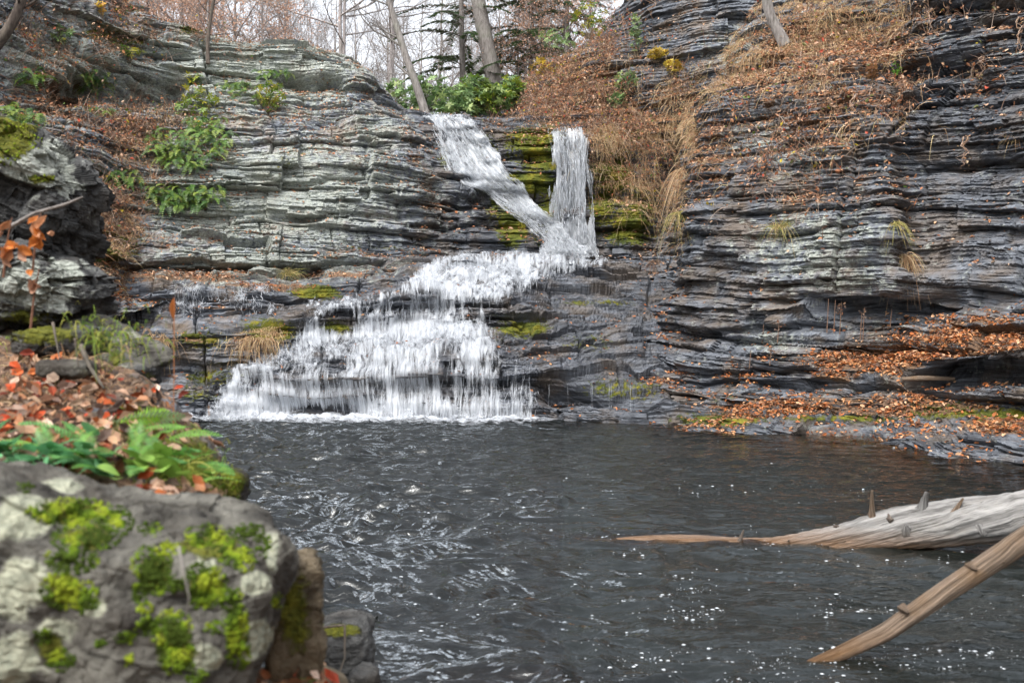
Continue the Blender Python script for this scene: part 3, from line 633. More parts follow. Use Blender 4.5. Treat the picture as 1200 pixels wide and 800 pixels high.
# upper falls
def free_fall(rows, cu, cv):
    ctrl = np.array([[P(*c) for c in r] for r in rows]); A = pchip(ctrl, [cv] * (len(rows) - 1)); A = pchip(A.transpose(1, 0, 2), [cu] * (len(rows[0]) - 1)).transpose(1, 0, 2)
    n = nrm(np.cross(np.gradient(A, axis=1), np.gradient(A, axis=0))); n = n * np.sign(np.sum(n * (np.array([0, 0, CAMH]) - A), -1, keepdims=True))
    return A, n
def bwall(px, py): return hit(px, py)[1]
rows = []
for (py, l, r_, dy) in [(151, 640, 690, .0), (156, 638, 692, -.10), (163, 638, 693, -.28), (185, 640, 693, -.42), (220, 643, 694, -.55), (258, 645, 695, -.65), (290, 642, 697, -.85), (304, 634, 702, -1.3)]:
    rows.append([(l + (r_ - l) * q / 5, py + [0, 1, 0, -1, 1, 0][q], 31.9 + dy + [0, -.05, .03, -.04, .02, .04][q]) for q in range(6)])
Wr, nr = free_fall(rows, 14, 34)
uq = np.linspace(0, 1, Wr.shape[1])[None] + 0 * Wr[..., 0]; vq = np.linspace(0, 1, Wr.shape[0])[:, None] + 0 * Wr[..., 0]
en = .40 * fbm(uq * 6, vq * 6, 0, 4, 71) * (.45 + .8 * vq)
mr = sstep(0, .16, uq + en) * sstep(0, .16, 1 - uq + en) * (.60 + .30 * vq ** 2 + .5 * fbm(uq * 5, vq * 2.6, 1, 4, 72)) * sstep(-.02, .07, vq - .05 + .12 * fbm(uq * 6, 0, 2, 3, 77))
t = empty('waterfall', P(668, 300, 31)); setp(t, 'straight upper waterfall plunging as a white curtain over mossy rock', 'waterfall')
water_fall(t, Wr, nr, np.clip(mr, 0, 1), M_FALL2, ((0, 1.0), (.12, .85), (.24, .6)), 3600, (.10, .45), (.003, .010), (0, .36), False, 8)
L_l = [(494, 138), (500, 146), (512, 178), (526, 208), (562, 232), (600, 258), (624, 284), (634, 302)]
L_r = [(550, 138), (555, 146), (572, 168), (596, 196), (616, 222), (640, 250), (670, 273), (694, 300)]
rows = []
for (a, b) in zip(L_l, L_r):
    rr = []
    for q in range(6):
        x, y = a[0] + (b[0] - a[0]) * q / 5, a[1] + (b[1] - a[1]) * q / 5
        rr.append([x, y, min(bwall(x + dx, y + dy_) for dx in (-8, 0, 8) for dy_ in (-5, 0, 5)) - .12])
    rows.append(rr)
R3 = np.array(rows); R3[..., 2] = gblur(gblur(R3[..., 2], 1, 0), 2, 1); R3[0, :, 2] += .5
Wl, nl = free_fall(R3.tolist(), 14, 40)
_x, _y = proj(Wl); _d = np.array([[bwall(a, b) for a, b in zip(ra, rb)] for ra, rb in zip(_x, _y)])          # let the sheet ride over the ledges under it
_d = gblur(gblur(np.minimum(_d, Wl[..., 1] + .5), 4, 0), 5, 1); _k = np.clip((_d - .06 - Wl[..., 1]), -.9, .5) * sstep(0, .1, np.linspace(0, 1, len(Wl)))[:, None]
Wl = np.stack([Wl[..., 0] * (Wl[..., 1] + _k) / Wl[..., 1], Wl[..., 1] + _k, CAMH + (Wl[..., 2] - CAMH) * (Wl[..., 1] + _k) / Wl[..., 1]], -1)
uq = np.linspace(0, 1, Wl.shape[1])[None] + 0 * Wl[..., 0]; vq = np.linspace(0, 1, Wl.shape[0])[:, None] + 0 * Wl[..., 0]
en = .34 * fbm(uq * 4, vq * 9, 0, 4, 73)
ml = sstep(0, .12, uq + en) * sstep(0, .08, 1 - uq + en * .6) * (.66 + .16 * uq + .5 * fbm(uq * 4, vq * 6, 1, 4, 74))
t = empty('waterfall', P(600, 280, 30)); setp(t, 'slanting upper waterfall sliding diagonally down dark rock beside the straight one', 'waterfall')
water_fall(t, Wl, nl, np.clip(ml, 0, 1), M_FALL3, ((.02, 1.0), (.09, .85), (.18, .5)), 4200, (.08, .32), (.003, .009), (0, .24), False, 9)

# foam on the pool: a churned band at the foot of the cascade and flecks drifting over the pool
def foam_band():
    gx = np.arange(-7.6, 1.6, .03); gy = np.arange(17.6, 20.9, .04); X, Y = np.meshgrid(gx, gy); px = 600 + X / Y * FPX
    e = sstep(-7.2, -6.4, X) * sstep(1.5, .3, X); fr = 20.4 - Y
    den = e * sstep(2.3, .0, fr + 1.1 * fbm(X * 1.1, Y * .9, 0, 4, 110)) + .20 * fbm(X * 4, Y * 5, 0, 3, 111)
    z = .012 + .16 * np.maximum(den - .1, 0) * (.45 + .8 * fbm(X * 4, Y * 4, 0, 4, 112)) * (1 + .8 * sstep(-3.5, -6, X)) + .06 * np.maximum(den - .5, 0) * fbm(X * 14, Y * 14, 0, 2, 113)
    k = N('churned_foam'); p = k.pos(); a = k.noise(k.mapv(p, (9, 12, 9)), 1, 6, .65, .5)
    v = k.math('ADD', k.attr('mask'), k.math('MULTIPLY', k.math('SUBTRACT', a, .5), 1.5)); al = k.ramp(v, (.45, 0), (.95, .97))
    s = k.bsdf((.46, .49, .53), .5, k.bump(a, .8, .06)); tr = k.n('BsdfTransparent'); mx = k.n('MixShader'); k.put(mx.inputs[0], al); k.put(mx.inputs[1], tr.outputs[0]); k.put(mx.inputs[2], s)
    Q = gridq(*X.shape); kp = den.ravel()[Q].max(1) > .0
    setp(mesh('foam', np.stack([X, Y, z], -1), Q[kp], None, k.end(mx.outputs[0]), attrs={'mask': den}, smooth=True), kind='stuff')
foam_band()
def churn(px, py, Y, w, h, d, seed):
    a = np.linspace(-1, 1, 60); b = np.linspace(0, 1, 40); U, W = np.meshgrid(a, b); c = P(px, py, Y); s = Y / FPX
    bm = (1 - U ** 2) ** .5 * np.sin(np.pi * W * .5 + .0) ; q = 1 + .5 * fbm(U * 4, W * 4, 0, 4, seed)
    V = np.stack([U * w * s * q, -d * np.cos(W * pi / 2) * (1 - U ** 2) ** .5 * q, h * s * np.sin(W * pi / 2) * (1 - U ** 2) ** .5 * q], -1) + c
    m = .52 - .45 * W ** 2 - .35 * U ** 2 + .3 * fbm(U * 5, W * 5, 1, 3, seed + 1)
    setp(mesh('foam', V, gridq(*U.shape), None, bpy.data.materials['churned_foam'], attrs={'mask': m + .1}, smooth=True), kind='stuff')
churn(668, 303, 30.2, 40, 26, .5, 301); churn(652, 303, 29.9, 26, 18, .4, 302); churn(370, 360, 23.0, 14, 12, .2, 303); churn(265, 492, 20.2, 38, 26, .4, 304); churn(330, 493, 20.2, 40, 14, .4, 305); churn(450, 493, 20.2, 60, 16, .3, 306); churn(550, 493, 20.2, 50, 14, .3, 307)
M_FLECK = (lambda k: k.end(k.bsdf((.48, .51, .54), .5)))(N('foam_fleck'))
def flecks():
    bg = Bag(); n = 0
    while n < 1150:
        px, py = random.uniform(330, 1250), random.uniform(540, 812) if random.random() < .8 else random.uniform(500, 812)
        w = .12 + .9 * math.exp(-((px - 860) / 230) ** 2 - ((py - 740) / 75) ** 2) + .25 * math.exp(-((px - 700) / 200) ** 2 - ((py - 640) / 60) ** 2)
        w *= max(.04, .25 + 2.2 * float(fbm(px * .011 + .6 * float(noise(px * .006, py * .02, 0, 8)), py * .035, 0, 3, 3)))
        if random.random() > w: continue
        Y = 1.6 * FPX / (py - 400); c = P(px, py, Y)
        r = random.choice([.002, .002, .0025, .003, .0035, .004, .008]) * random.uniform(.7, 1.3) * (.32 + Y / 9)
        a = np.linspace(0, 2 * pi, 8)[:-1]; rr = r * rng.uniform(.6, 1.2, 7)
        V = np.concatenate([np.stack([rr * np.cos(a) * 1.4, rr * np.sin(a), 0 * a], 1), [[0, 0, r * .45]]]) + [c[0], c[1], float(water_z(np.array([c[0]]), np.array([c[1]]))[0]) + .003]
        bg.add(V, None, [(i, (i + 1) % 7, 7) for i in range(7)]); n += 1
    setp(bg.build('foam', M_FLECK), kind='stuff')
flecks()
def foam_glint_streaks():  # thin drifting foam, its pale streaks also painting silvery sky glints on the ripples
    k = N('thin_foam_glint'); s = k.bsdf((.30, .34, .38), .3); tr = k.n('BsdfTransparent'); mx = k.n('MixShader'); p = k.pos()
    k.put(mx.inputs[0], k.ramp(k.noise(k.mapv(p, (30, 60, 1)), 1, 4, .6), (.42, .0), (.66, .6))); k.put(mx.inputs[1], tr.outputs[0]); k.put(mx.inputs[2], s)
    bg = Bag(); n = 0; r = np.random.default_rng(55)
    while n < 1700:
        px, py = r.uniform(225, 760), 500 + 310 * r.random() ** 1.3
        w = (1 if px < 480 else math.exp(-((px - 480) / 130) ** 2)) * max(.03, .3 + 1.9 * float(fbm(px * .008, py * .022, 0, 3, 17)))
        if r.random() > w: continue
        Y = 1.6 * FPX / (py - 400); c = P(px, py, Y); L = r.uniform(.02, .085) * (.45 + Y / 11); wd = L * r.uniform(.10, .26); th = .45 * float(noise(c[0] * .7, c[1] * .7, 0, 19)) * 2
        t = np.linspace(-1, 1, 9); bend = r.normal(0, .12) * L * t ** 2; up = wd * np.sqrt(np.maximum(1 - t ** 2, 0)) * (1 + .5 * r.normal(0, 1, 9)); lo = -wd * np.sqrt(np.maximum(1 - t ** 2, 0)) * (1 + .5 * r.normal(0, 1, 9))
        V = np.concatenate([np.stack([L * t, bend + lo, 0 * t], 1), np.stack([L * t, bend + up, 0 * t + .002], 1)]); cs, sn = cos(th), sin(th); V = np.stack([V[:, 0] * cs - V[:, 1] * sn, V[:, 0] * sn + V[:, 1] * cs, V[:, 2]], 1)
        wz = water_z(V[:, 0] + c[0], V[:, 1] + c[1]); V = V + np.stack([0 * wz + c[0], 0 * wz + c[1], wz + .004], 1); bg.add(V, gridq(2, 9)); n += 1
    setp(bg.build('foam', k.end(mx.outputs[0])), kind='stuff')
foam_glint_streaks()

# ------------------------------------------------------------------ fallen leaves
PAL = np.array([(.36, .17, .085), (.26, .12, .065), (.42, .25, .15), (.50, .31, .19), (.17, .085, .05), (.54, .37, .25), (.37, .15, .07), (.45, .21, .10), (.22, .15, .10), (.48, .30, .20), (.12, .07, .05), (.10, .065, .05)])
VIV = np.array([(.40, .17, .065), (.36, .12, .04), (.46, .24, .11), (.52, .32, .19), (.24, .10, .05), (.42, .15, .05), (.15, .075, .045), (.12, .07, .05)])
def leaf_arrays(C, Nn, size, r, cols):
    n = len(C); Nn = nrm(Nn + r.normal(0, .38, (n, 3))); ref = r.normal(0, 1, (n, 3)); U = nrm(np.cross(Nn, ref)); Wd = np.cross(Nn, U)
    s = size[:, None]; asp = r.uniform(.5, .75, (n, 1)); curl = r.uniform(-.1, .35, (n, 1))
    def pt(a, b, c): return C + U * s * a + Wd * s * b * asp + Nn * s * c
    b0 = pt(-.5, 0, curl * .6); l1 = pt(-.15, .42, .22 + curl * .3); l2 = pt(.22, .34, .2); tip = pt(.52, 0, curl * .9); r2 = pt(.22, -.34, .16); r1 = pt(-.15, -.42, .24); mdl = pt(0.05, 0, .02)
    V = np.stack([b0, l1, l2, tip, r2, r1, mdl], 1)
    i = (np.arange(n) * 7)[:, None]
    Q = np.concatenate([i + np.array([0, 6, 2, 1])[None], i + np.array([6, 3, 2, 2])[None] * 0 + i * 0 + np.array([0, 5, 4, 6])[None]], 0)
    T = np.concatenate([i + np.array([6, 3, 2])[None], i + np.array([6, 4, 3])[None]], 0)
    return V.reshape(-1, 3), Q, T, np.repeat(cols, 7, axis=0)
def scatter_leaves(name, surf, n, sz, thr=.35, seed=1):
    r = np.random.default_rng(seed); S = SURF[surf]; D = S['D']; nn = nrm(np.cross(np.gradient(D, axis=1), np.gradient(D, axis=0))); nn = nn * np.where(nn[..., 2:] < 0, -1, 1)
    w = np.maximum(S['lit'] - thr, 0) * np.maximum(nn[..., 2] - .12, 0) ** 1.2 * (.25 + np.maximum(0, .4 + fbm(D[..., 0] * 2, D[..., 1] * 2, D[..., 2] * 3, 3, seed)))
    inframe = (S['px'] > -40) & (S['px'] < 1245) & (S['py'] > -30) & (S['py'] < 830)
    vis = S['D'][..., 1] < ZB[np.clip((S['py'] + 15).astype(int), 0, 819), np.clip((S['px'] + 15).astype(int), 0, 1239)] + .8
    dd = D[..., 1]
    w = w * inframe * vis * dd
    idx = r.choice(w.size, n, p=(w / w.sum()).ravel())
    C = D.reshape(-1, 3)[idx] + r.normal(0, .02, (n, 3)) + np.array([0, 0, .025]); Nn = nn.reshape(-1, 3)[idx] + np.array([0, -.1, .4])
    c = PAL[r.integers(0, len(PAL), n)] * r.uniform(.75, 1.3, (n, 1))
    lowp = S['py'].ravel()[idx] > 330; c[lowp] = VIV[r.integers(0, len(VIV), lowp.sum())] * r.uniform(.7, 1.3, (lowp.sum(), 1))
    V, Q, T, Cc = leaf_arrays(C, Nn, r.uniform(sz[0], sz[1], n), r, c)
    setp(mesh(name, V, Q, T, M_LEAF, col=Cc), kind='stuff')
scatter_leaves('fallen_leaves', 'cliff_right', 23000, (.04, .105), .25, 1)
scatter_leaves('fallen_leaves', 'rock_ledges', 2600, (.05, .10), .25, 2)
scatter_leaves('fallen_leaves', 'cliff_left', 9000, (.06, .11), .25, 3)
scatter_leaves('fallen_leaves', 'cliff_behind_falls', 9000, (.07, .13), .25, 4)

# ------------------------------------------------------------------ dry grass and brush on the slopes
def blade_arrays(R0, dirs, L, w, droop, r, cols, K=4):
    n = len(R0); t = np.linspace(0, 1, K)[None, :, None]
    pts = R0[:, None] + dirs[:, None] * L[:, None, None] * t + np.array([0, 0, -1.0]) * (droop * L)[:, None, None] * t ** 2
    T = nrm(np.gradient(pts, axis=1)); S = nrm(np.cross(T, nrm(r.normal(0, 1, (n, 1, 3)) + np.array([0, -1.5, 0]))))
    ww = (w[:, None] * np.linspace(1, .15, K)[None])[..., None]
    V = np.stack([pts - S * ww, pts + S * ww], 2).reshape(n, K * 2, 3)
    i = (np.arange(n) * K * 2)[:, None] + (np.arange(K - 1) * 2)[None]
    Q = np.stack([i, i + 1, i + 3, i + 2], -1).reshape(-1, 4)
    return V.reshape(-1, 3), Q, np.repeat(cols, K * 2, axis=0)
TAN = np.array([(.46, .32, .18), (.36, .24, .13), (.56, .42, .27), (.38, .21, .11), (.28, .18, .10), (.46, .37, .19)])
BRN = np.array([(.16, .10, .07), (.10, .065, .05), (.22, .14, .09), (.26, .20, .16), (.20, .10, .06)])
def surf_points(surf, bl, n, seed, upmin=-.2):
    r = np.random.default_rng(seed); S = SURF[surf]; D = S['D']; w = blobs(S['px'], S['py'], bl) ** 1.5
    nn = nrm(np.cross(np.gradient(D, axis=1), np.gradient(D, axis=0))); nn = nn * np.where(np.sum(nn * S['n'], -1, keepdims=True) < 0, -1, 1)
    vis = D[..., 1] < ZB[np.clip((S['py'] + 15).astype(int), 0, 819), np.clip((S['px'] + 15).astype(int), 0, 1239)] + 1.0
    w = w * vis * (nn[..., 2] > upmin) * np.maximum(0.05, .35 + fbm(D[..., 0] * 1.2, D[..., 1] * 1.2, D[..., 2] * 1.2, 3, seed)) ** 1.5
    idx = r.choice(w.size, n, p=(w / w.sum()).ravel()); return D.reshape(-1, 3)[idx], nn.reshape(-1, 3)[idx], r
def grass_mass(name, surf, bl, n, L, seed, pal=TAN, out=.5, up=.6, droop=(.3, 1.3), wd=(.004, .009)):
    C, Nn, r = surf_points(surf, bl, n, seed)
    d = nrm(Nn * out + np.array([0, -.25, up]) + r.normal(0, .45, (n, 3)))
    V, Q, Cc = blade_arrays(C, d, r.uniform(L[0], L[1], n), r.uniform(wd[0], wd[1], n), r.uniform(droop[0], droop[1], n), r, pal[r.integers(0, len(pal), n)] * r.uniform(.7, 1.3, (n, 1)))
    return setp(mesh(name, V, Q, None, M_GRASS, col=Cc), kind='stuff')
G_R = [(985, 25, 75, 40, 1), (940, 50, 50, 25, .8), (1050, 25, 30, 40, .8), (880, 70, 30, 30, .9), (845, 110, 26, 30, 1), (815, 165, 14, 40, 1), (800, 225, 10, 50, .9), (960, 95, 100, 14, .5), (1000, 150, 70, 30, .35), (900, 190, 80, 40, .3)]
grass_mass('dry_grass', 'cliff_right', G_R, 12000, (.2, .5), 21, TAN, .6, .35, (.5, 1.7))
grass_mass('dry_grass', 'cliff_behind_falls', [(770, 190, 40, 60, .8), (720, 170, 50, 50, .7), (745, 235, 25, 30, .5), (700, 110, 70, 50, .5), (830, 140, 30, 60, .9), (790, 110, 40, 30, .5)], 6000, (.25, .7), 22, TAN, .6, .35, (.5, 1.6))
grass_mass('dry_grass', 'cliff_left', [(140, 270, 30, 50, .7), (170, 200, 50, 50, .5), (200, 140, 60, 20, .4), (120, 330, 40, 20, .5)], 1800, (.15, .45), 23, TAN, .6, .4)
grass_mass('dry_grass', 'rock_ledges', [(290, 400, 30, 12, 1), (190, 395, 25, 10, .6), (310, 395, 20, 12, .8)], 900, (.15, .45), 24, TAN, .7, .2, (.8, 1.8))
def brush(name, surf, bl, n, L, seed, leaves=.6):
    """tangled thin stems with a few clinging leaves"""
    C, Nn, r = surf_points(surf, bl, n, seed)
    d = nrm(Nn * .5 + np.array([0, -.2, .6]) + r.normal(0, .6, (n, 3)))
    V, Q, Cc = blade_arrays(C, d, r.uniform(L[0], L[1], n), r.uniform(.004, .010, n), r.uniform(.0, 1.0, n), r, BRN[r.integers(0, len(BRN), n)] * r.uniform(.7, 1.4, (n, 1)), 5)
    setp(mesh(name, V, Q, None, M_TWIG, col=Cc), kind='stuff')
    m = int(n * leaves); k = r.integers(0, n, m); tips = V.reshape(n, 10, 3)[k, r.integers(3, 9, m)] + r.normal(0, .05, (m, 3))
    pal = np.concatenate([PAL, PAL, [(.40, .30, .03), (.10, .16, .03), (.45, .09, .05), (.13, .14, .05)]])
    V2, Q2, T2, C2 = leaf_arrays(tips, r.normal(0, 1, (m, 3)), r.uniform(.05, .12, m), r, pal[r.integers(0, len(pal), m)])
    setp(mesh('brush_leaves', V2, Q2, T2, M_LEAF, col=C2), kind='stuff')
brush('brush', 'cliff_behind_falls', [(690, 110, 90, 50, 1), (740, 180, 50, 60, .9), (640, 120, 40, 18, .8), (780, 120, 50, 50, .7), (710, 60, 40, 30, .9), (780, 230, 20, 50, .5)], 4600, (.3, 1.0), 31, 1.0)
brush('brush', 'cliff_right', [(1000, 110, 80, 25, .8), (920, 200, 90, 60, .7), (1000, 30, 80, 40, .6), (870, 150, 30, 50, .7), (900, 270, 60, 15, .4), (1150, 5, 60, 15, .5), (1140, 90, 50, 40, .15)], 2600, (.2, .7), 32, .7)
brush('brush', 'cliff_left', [(150, 160, 70, 50, 1), (130, 250, 40, 60, .7), (60, 60, 80, 50, .6), (220, 60, 60, 20, .5), (330, 140, 60, 12, .3)], 2600, (.25, .9), 33, .6)
brush('brush', 'cliff_left', [(70, 40, 80, 40, 1), (190, 50, 50, 16, .7), (120, 80, 60, 14, .8)], 900, (.3, 1.0), 34, .8)
# ------------------------------------------------------------------ boulders and loose rocks
from mathutils.bvhtree import BVHTree
def stone_material(name, c1, c2, lich_c=((.19, .205, .155), (.36, .37, .28)), strat=2.0):
    k = N(name); p = k.pos()
    a = k.noise(p, 7, 8, .62); b = k.noise(p, 38, 6, .65); c = k.noise(k.mapv(p, (2, 2, 2 * strat)), 4, 7, .6)
    base = k.mix(k.ramp(a, (.35, 0), (.65, 1)), c1, c2)
    base = k.mix(k.math('MULTIPLY', k.ramp(c, (.3, 1), (.45, 0)), .6), base, (.02, .019, .017))
    d_ = k.noise(p, 3.1, 7, .65); base = k.mix(k.math('MULTIPLY', k.ramp(d_, (.5, 0), (.64, 1)), .7), base, (.040, .033, .026))
    base = k.mix(k.math('MULTIPLY', k.ramp(b, (.62, 0), (.75, 1)), .5), base, (.30, .30, .27))
    lf = k.ramp(k.math('ADD', k.attr('lichen'), k.math('MULTIPLY', k.math('SUBTRACT', a, .5), 2.0)), (.42, 0), (.58, 1))
    base = k.mix(k.math('MULTIPLY', lf, .92), base, k.mix(k.ramp(b, (.35, 0), (.62, 1)), *lich_c))
    mf = k.ramp(k.math('ADD', k.attr('moss'), k.math('MULTIPLY', k.math('SUBTRACT', k.noise(p, 22, 6, .7), .5), 1.2)), (.40, 0), (.56, 1))
    mc = k.mix(k.ramp(b, (.3, 0), (.7, 1)), (.045, .055, .008), (.17, .17, .018))
    base = k.mix(mf, base, mc)
    h = k.math('ADD', k.math('MULTIPLY', a, .8), k.math('ADD', k.math('MULTIPLY', c, .6), k.math('MULTIPLY', b, k.math('ADD', .3, k.math('MULTIPLY', mf, .5)))))
    return k.end(k.bsdf(base, .85, k.bump(h, 1.0, .035), Specular_IOR_Level=.25))
M_STONE = stone_material('boulder_stone', (.026, .024, .021), (.145, .14, .12))
M_STONED = stone_material('dark_boulder_stone', (.020, .021, .022), (.11, .112, .11), ((.20, .22, .19), (.36, .38, .34)), 5)
M_STONEM = stone_material('brown_stone', (.06, .048, .03), (.15, .12, .08))

def stone_pts(size, seed, n=70, e=4.5, rough=.06, strat=0.0, rot=(0, 0, 0), fr=1.0, blocky=0.0):
    """cube-sphere with rounded block shape; returns V (local, metres), quads"""
    a = np.linspace(-1, 1, n); U, W = np.meshgrid(a, a); Vs, Qs = [], []; o = np.ones_like(U)
    for f in ((U, W, o), (W, U, -o), (o, U, W), (-o, W, U), (W, o, U), (U, -o, W)):
        d = np.stack(f, -1).reshape(-1, 3); d = np.tan(d * pi / 4 * .999); Qs.append(gridq(n, n, len(Vs) * n * n)); Vs.append(d)
    d = np.concatenate(Vs); d = d / (np.abs(d) ** e).sum(1, keepdims=True) ** (1 / e)
    sz = np.array(size); m = sz.mean(); p = d * sz
    q = p / m * fr
    w = fbm(q[:, 0] * 1.1, q[:, 1] * 1.1, q[:, 2] * 1.1, 3, seed) * 2.0
    f2 = fbm(q[:, 0] * 3.5, q[:, 1] * 3.5, q[:, 2] * 3.5, 5, seed + 4)
    D = rough * m * (w * 1.6 + f2 + .5 * np.abs(fbm(q[:, 0] * 9, q[:, 1] * 9, q[:, 2] * 14, 4, seed + 11)))
    if blocky:
        c = np.floor(q * np.array([1.7, 1.7, 2.6]) + .6 * noise(q[:, 0], q[:, 1], q[:, 2], seed + 8)[:, None] + seed); D = D + blocky * m * (_h(c[:, 0], c[:, 1], c[:, 2], seed) - .5)
        c = np.floor(q * np.array([3.7, 3.7, 7.5]) + .6 * noise(q[:, 0] * 2, q[:, 1] * 2, q[:, 2] * 2, seed + 9)[:, None] + seed); D = D + .5 * blocky * m * (_h(c[:, 0], c[:, 1], c[:, 2], seed + 1) - .5)
    if strat:
        s = p[:, 2] / (.16 * m) + .8 * fbm(q[:, 0], q[:, 1], q[:, 2], 2, seed + 6); D = D + strat * m * (_h(np.floor(s), np.floor(s) * 0, np.floor(q[:, 0] * 1.5 + _h(np.floor(s), np.floor(s), np.floor(s), 3) * 9), seed + 2) - .5)
    hd = nrm(d * np.array([1, 1, .5 if strat else 1])); p = p + hd * D[:, None]
    R = np.array(Euler([radians(x) for x in rot]).to_matrix()); return p @ R.T, np.concatenate(Qs)
def stone(name, loc, size, seed, mat, label, cat, moss=(), lichen=(), group=None, **kw):
    V, Q = stone_pts(size, seed, **kw); Wd = V + np.array(loc); px, py = proj(Wd)
    o = mesh(name, V, Q, None, mat, attrs={'moss': blobs(px, py, moss) if moss else 0 * px, 'lichen': (blobs(px, py, lichen) + .10 if lichen else 0 * px) + .20 * fbm(Wd[:, 0] * 6, Wd[:, 1] * 6, Wd[:, 2] * 6, 3, seed)}, smooth=False)
    o.location = loc; setp(o, label, cat, group); return o, Wd, Q
def bvh(Wd, Q): return BVHTree.FromPolygons([tuple(v) for v in Wd], [tuple(q) for q in Q])
def shoot(tree, px, py):
    d = Vector(((px - 600) / FPX, 1, (400 - py) / FPX)).normalized(); return tree.ray_cast(Vector((0, 0, CAMH)), d)
_ico = None
def ico():
    global _ico
    if _ico is None:
        import bmesh
        b = bmesh.new(); bmesh.ops.create_icosphere(b, subdivisions=1, radius=1); b.verts.ensure_lookup_table()
        _ico = (np.array([v.co[:] for v in b.verts]), np.array([[v.index for v in f.verts] for f in b.faces])); b.free()
    return _ico
MOSSPAL = np.array([(.035, .055, .007), (.05, .085, .009), (.08, .13, .010), (.11, .17, .012), (.15, .21, .014), (.19, .24, .018)])
def moss_tufts(parent, Wd, Q, patches, dens=1.0, rpx=(3.0, 7.5), seed=0, spread=1.0):
    r = np.random.default_rng(seed); tr = bvh(Wd, Q); iv, it = ico(); bg = Bag(); loc = np.array(parent.location)
    for (cx, cy, rx, ry) in patches:
        rx *= spread; ry *= spread
        n = max(3, int(rx * ry * .085 * dens))
        for _ in range(n):
            a = r.uniform(0, 2 * pi); q = math.sqrt(r.random()); px, py = cx + rx * q * cos(a), cy + ry * q * sin(a)
            co, no, _i, dist = shoot(tr, px, py)
            if co is None: continue
            rr = r.uniform(*rpx) / FPX * co.y * (1.1 - .5 * q)
            v = iv * (1 + .35 * fbm(iv[:, 0] * 2.5 + r.uniform(0, 99), iv[:, 1] * 2.5, iv[:, 2] * 2.5, 3, 3))[:, None]
            nn = np.array(no); ref = np.array([.3, .5, .8]); u = nrm(np.cross(nn, ref)); w = np.cross(nn, u)
            M = np.stack([u, w, nn * .62], 0); c = MOSSPAL[int(6 * np.clip(.5 + 1.1 * float(noise(px / 17, py / 17, 0, seed + 3)) + r.normal(0, .1), 0, .999))] * r.uniform(.75, 1.2)
            bg.add(v @ M * rr + np.array(co) - loc, None, it, c)
    if bg.n: bg.build('moss', M_MOSSY, parent, smooth=True)

# big near boulder, left corner
lich_b = [(28, 605, 42, 34, 1.0), (15, 690, 40, 40, .9), (16, 775, 30, 36, 1.0), (62, 738, 24, 20, .7), (110, 712, 14, 12, .8), (242, 772, 22, 17, 1.1), (300, 682, 18, 14, 1.1), (302, 745, 20, 18, 1.1), (243, 652, 13, 13, 1.0), (318, 650, 10, 20, .7), (60, 570, 60, 10, .5), (292, 765, 12, 10, .9)]
o, Wd, Q = stone('boulder', (-1.03, 2.40, 1.03), (.47, .30, .21), 5, M_STONE, 'big rounded foreground boulder with bright green moss tufts and pale lichen patches', 'boulder', [(84, 600, 50, 18, .9), (101, 630, 40, 18, .8), (75, 690, 24, 22, .9), (180, 670, 24, 26, .9), (250, 640, 40, 18, .9), (240, 690, 26, 24, .9), (276, 740, 16, 36, .9), (204, 755, 26, 34, .9), (60, 760, 20, 24, .8)], lich_b, n=170, e=4.0, rough=.085, rot=(0, 15, 4), blocky=.05)
moss_tufts(o, Wd, Q, [(84, 600, 44, 14), (135, 612, 18, 16), (101, 630, 34, 14), (84, 655, 26, 14), (71, 692, 20, 18), (100, 700, 14, 16), (51, 746, 11, 8), (71, 773, 15, 11), (178, 660, 20, 18), (184, 680, 18, 14), (176, 620, 12, 7), (203, 641, 12, 8), (206, 687, 8, 7), (243, 628, 22, 12), (268, 645, 16, 14), (285, 655, 14, 12), (240, 682, 22, 20), (238, 702, 14, 10), (270, 702, 12, 14), (276, 728, 13, 20), (279, 762, 12, 20), (202, 738, 20, 20), (206, 768, 20, 18), (146, 747, 12, 6), (172, 734, 12, 10), (118, 755, 6, 6), (152, 773, 6, 6), (30, 571, 9, 6), (325, 703, 6, 8), (164, 690, 8, 16), (170, 712, 8, 6), (230, 792, 11, 7), (250, 735, 8, 8), (290, 622, 18, 9), (310, 640, 8, 12)], 4.5, (1.2, 4.6), 4, 1.25)

stone('rock', (-.615, 2.80, .835), (.078, .10, .16), 8, M_STONEM, 'narrow brown mossy rock wedged between the big boulder and the water', 'rock', [(345, 720, 26, 60, .75)], [(352, 697, 12, 9, .8)], n=70, e=7, rough=.07, rot=(2, -2, 14), blocky=.14)
o, Wd, Q = stone('rock', P(268, 583, 3.6), (.055, .09, .105), 12, M_STONED, 'small dark rock with a yellow moss cap overhanging the water', 'rock', [(268, 565, 26, 24, .9)], [], n=50, e=3, rough=.07, rot=(0, 12, 0), blocky=.08)
moss_tufts(o, Wd, Q, [(270, 566, 14, 12), (278, 590, 6, 14), (262, 592, 6, 12)], 2.5, (1.2, 2.6), 6)
stone('rock', P(398, 766, 4.3) + [0, .12, -.05], (.115, .16, .17), 15, M_STONED, 'low dark rock at the waterline with a grassy top', 'rock', [(398, 738, 34, 10, .8)], [], n=60, e=5, rough=.05, blocky=.09)
stone('rock', P(428, 795, 4.2), (.06, .08, .05), 16, M_STONED, 'small flat wet dark stone beside the low grassy rock', 'rock', [], [], n=36, e=4, rough=.07, blocky=.06)
stone('rock', P(335, 822, 2.9) + [0, .1, -.07], (.16, .2, .12), 17, M_STONEM, 'mossy brown stone half under leaves below the narrow rock', 'rock', [(350, 790, 40, 14, .8)], [], n=50, e=3, rough=.06)

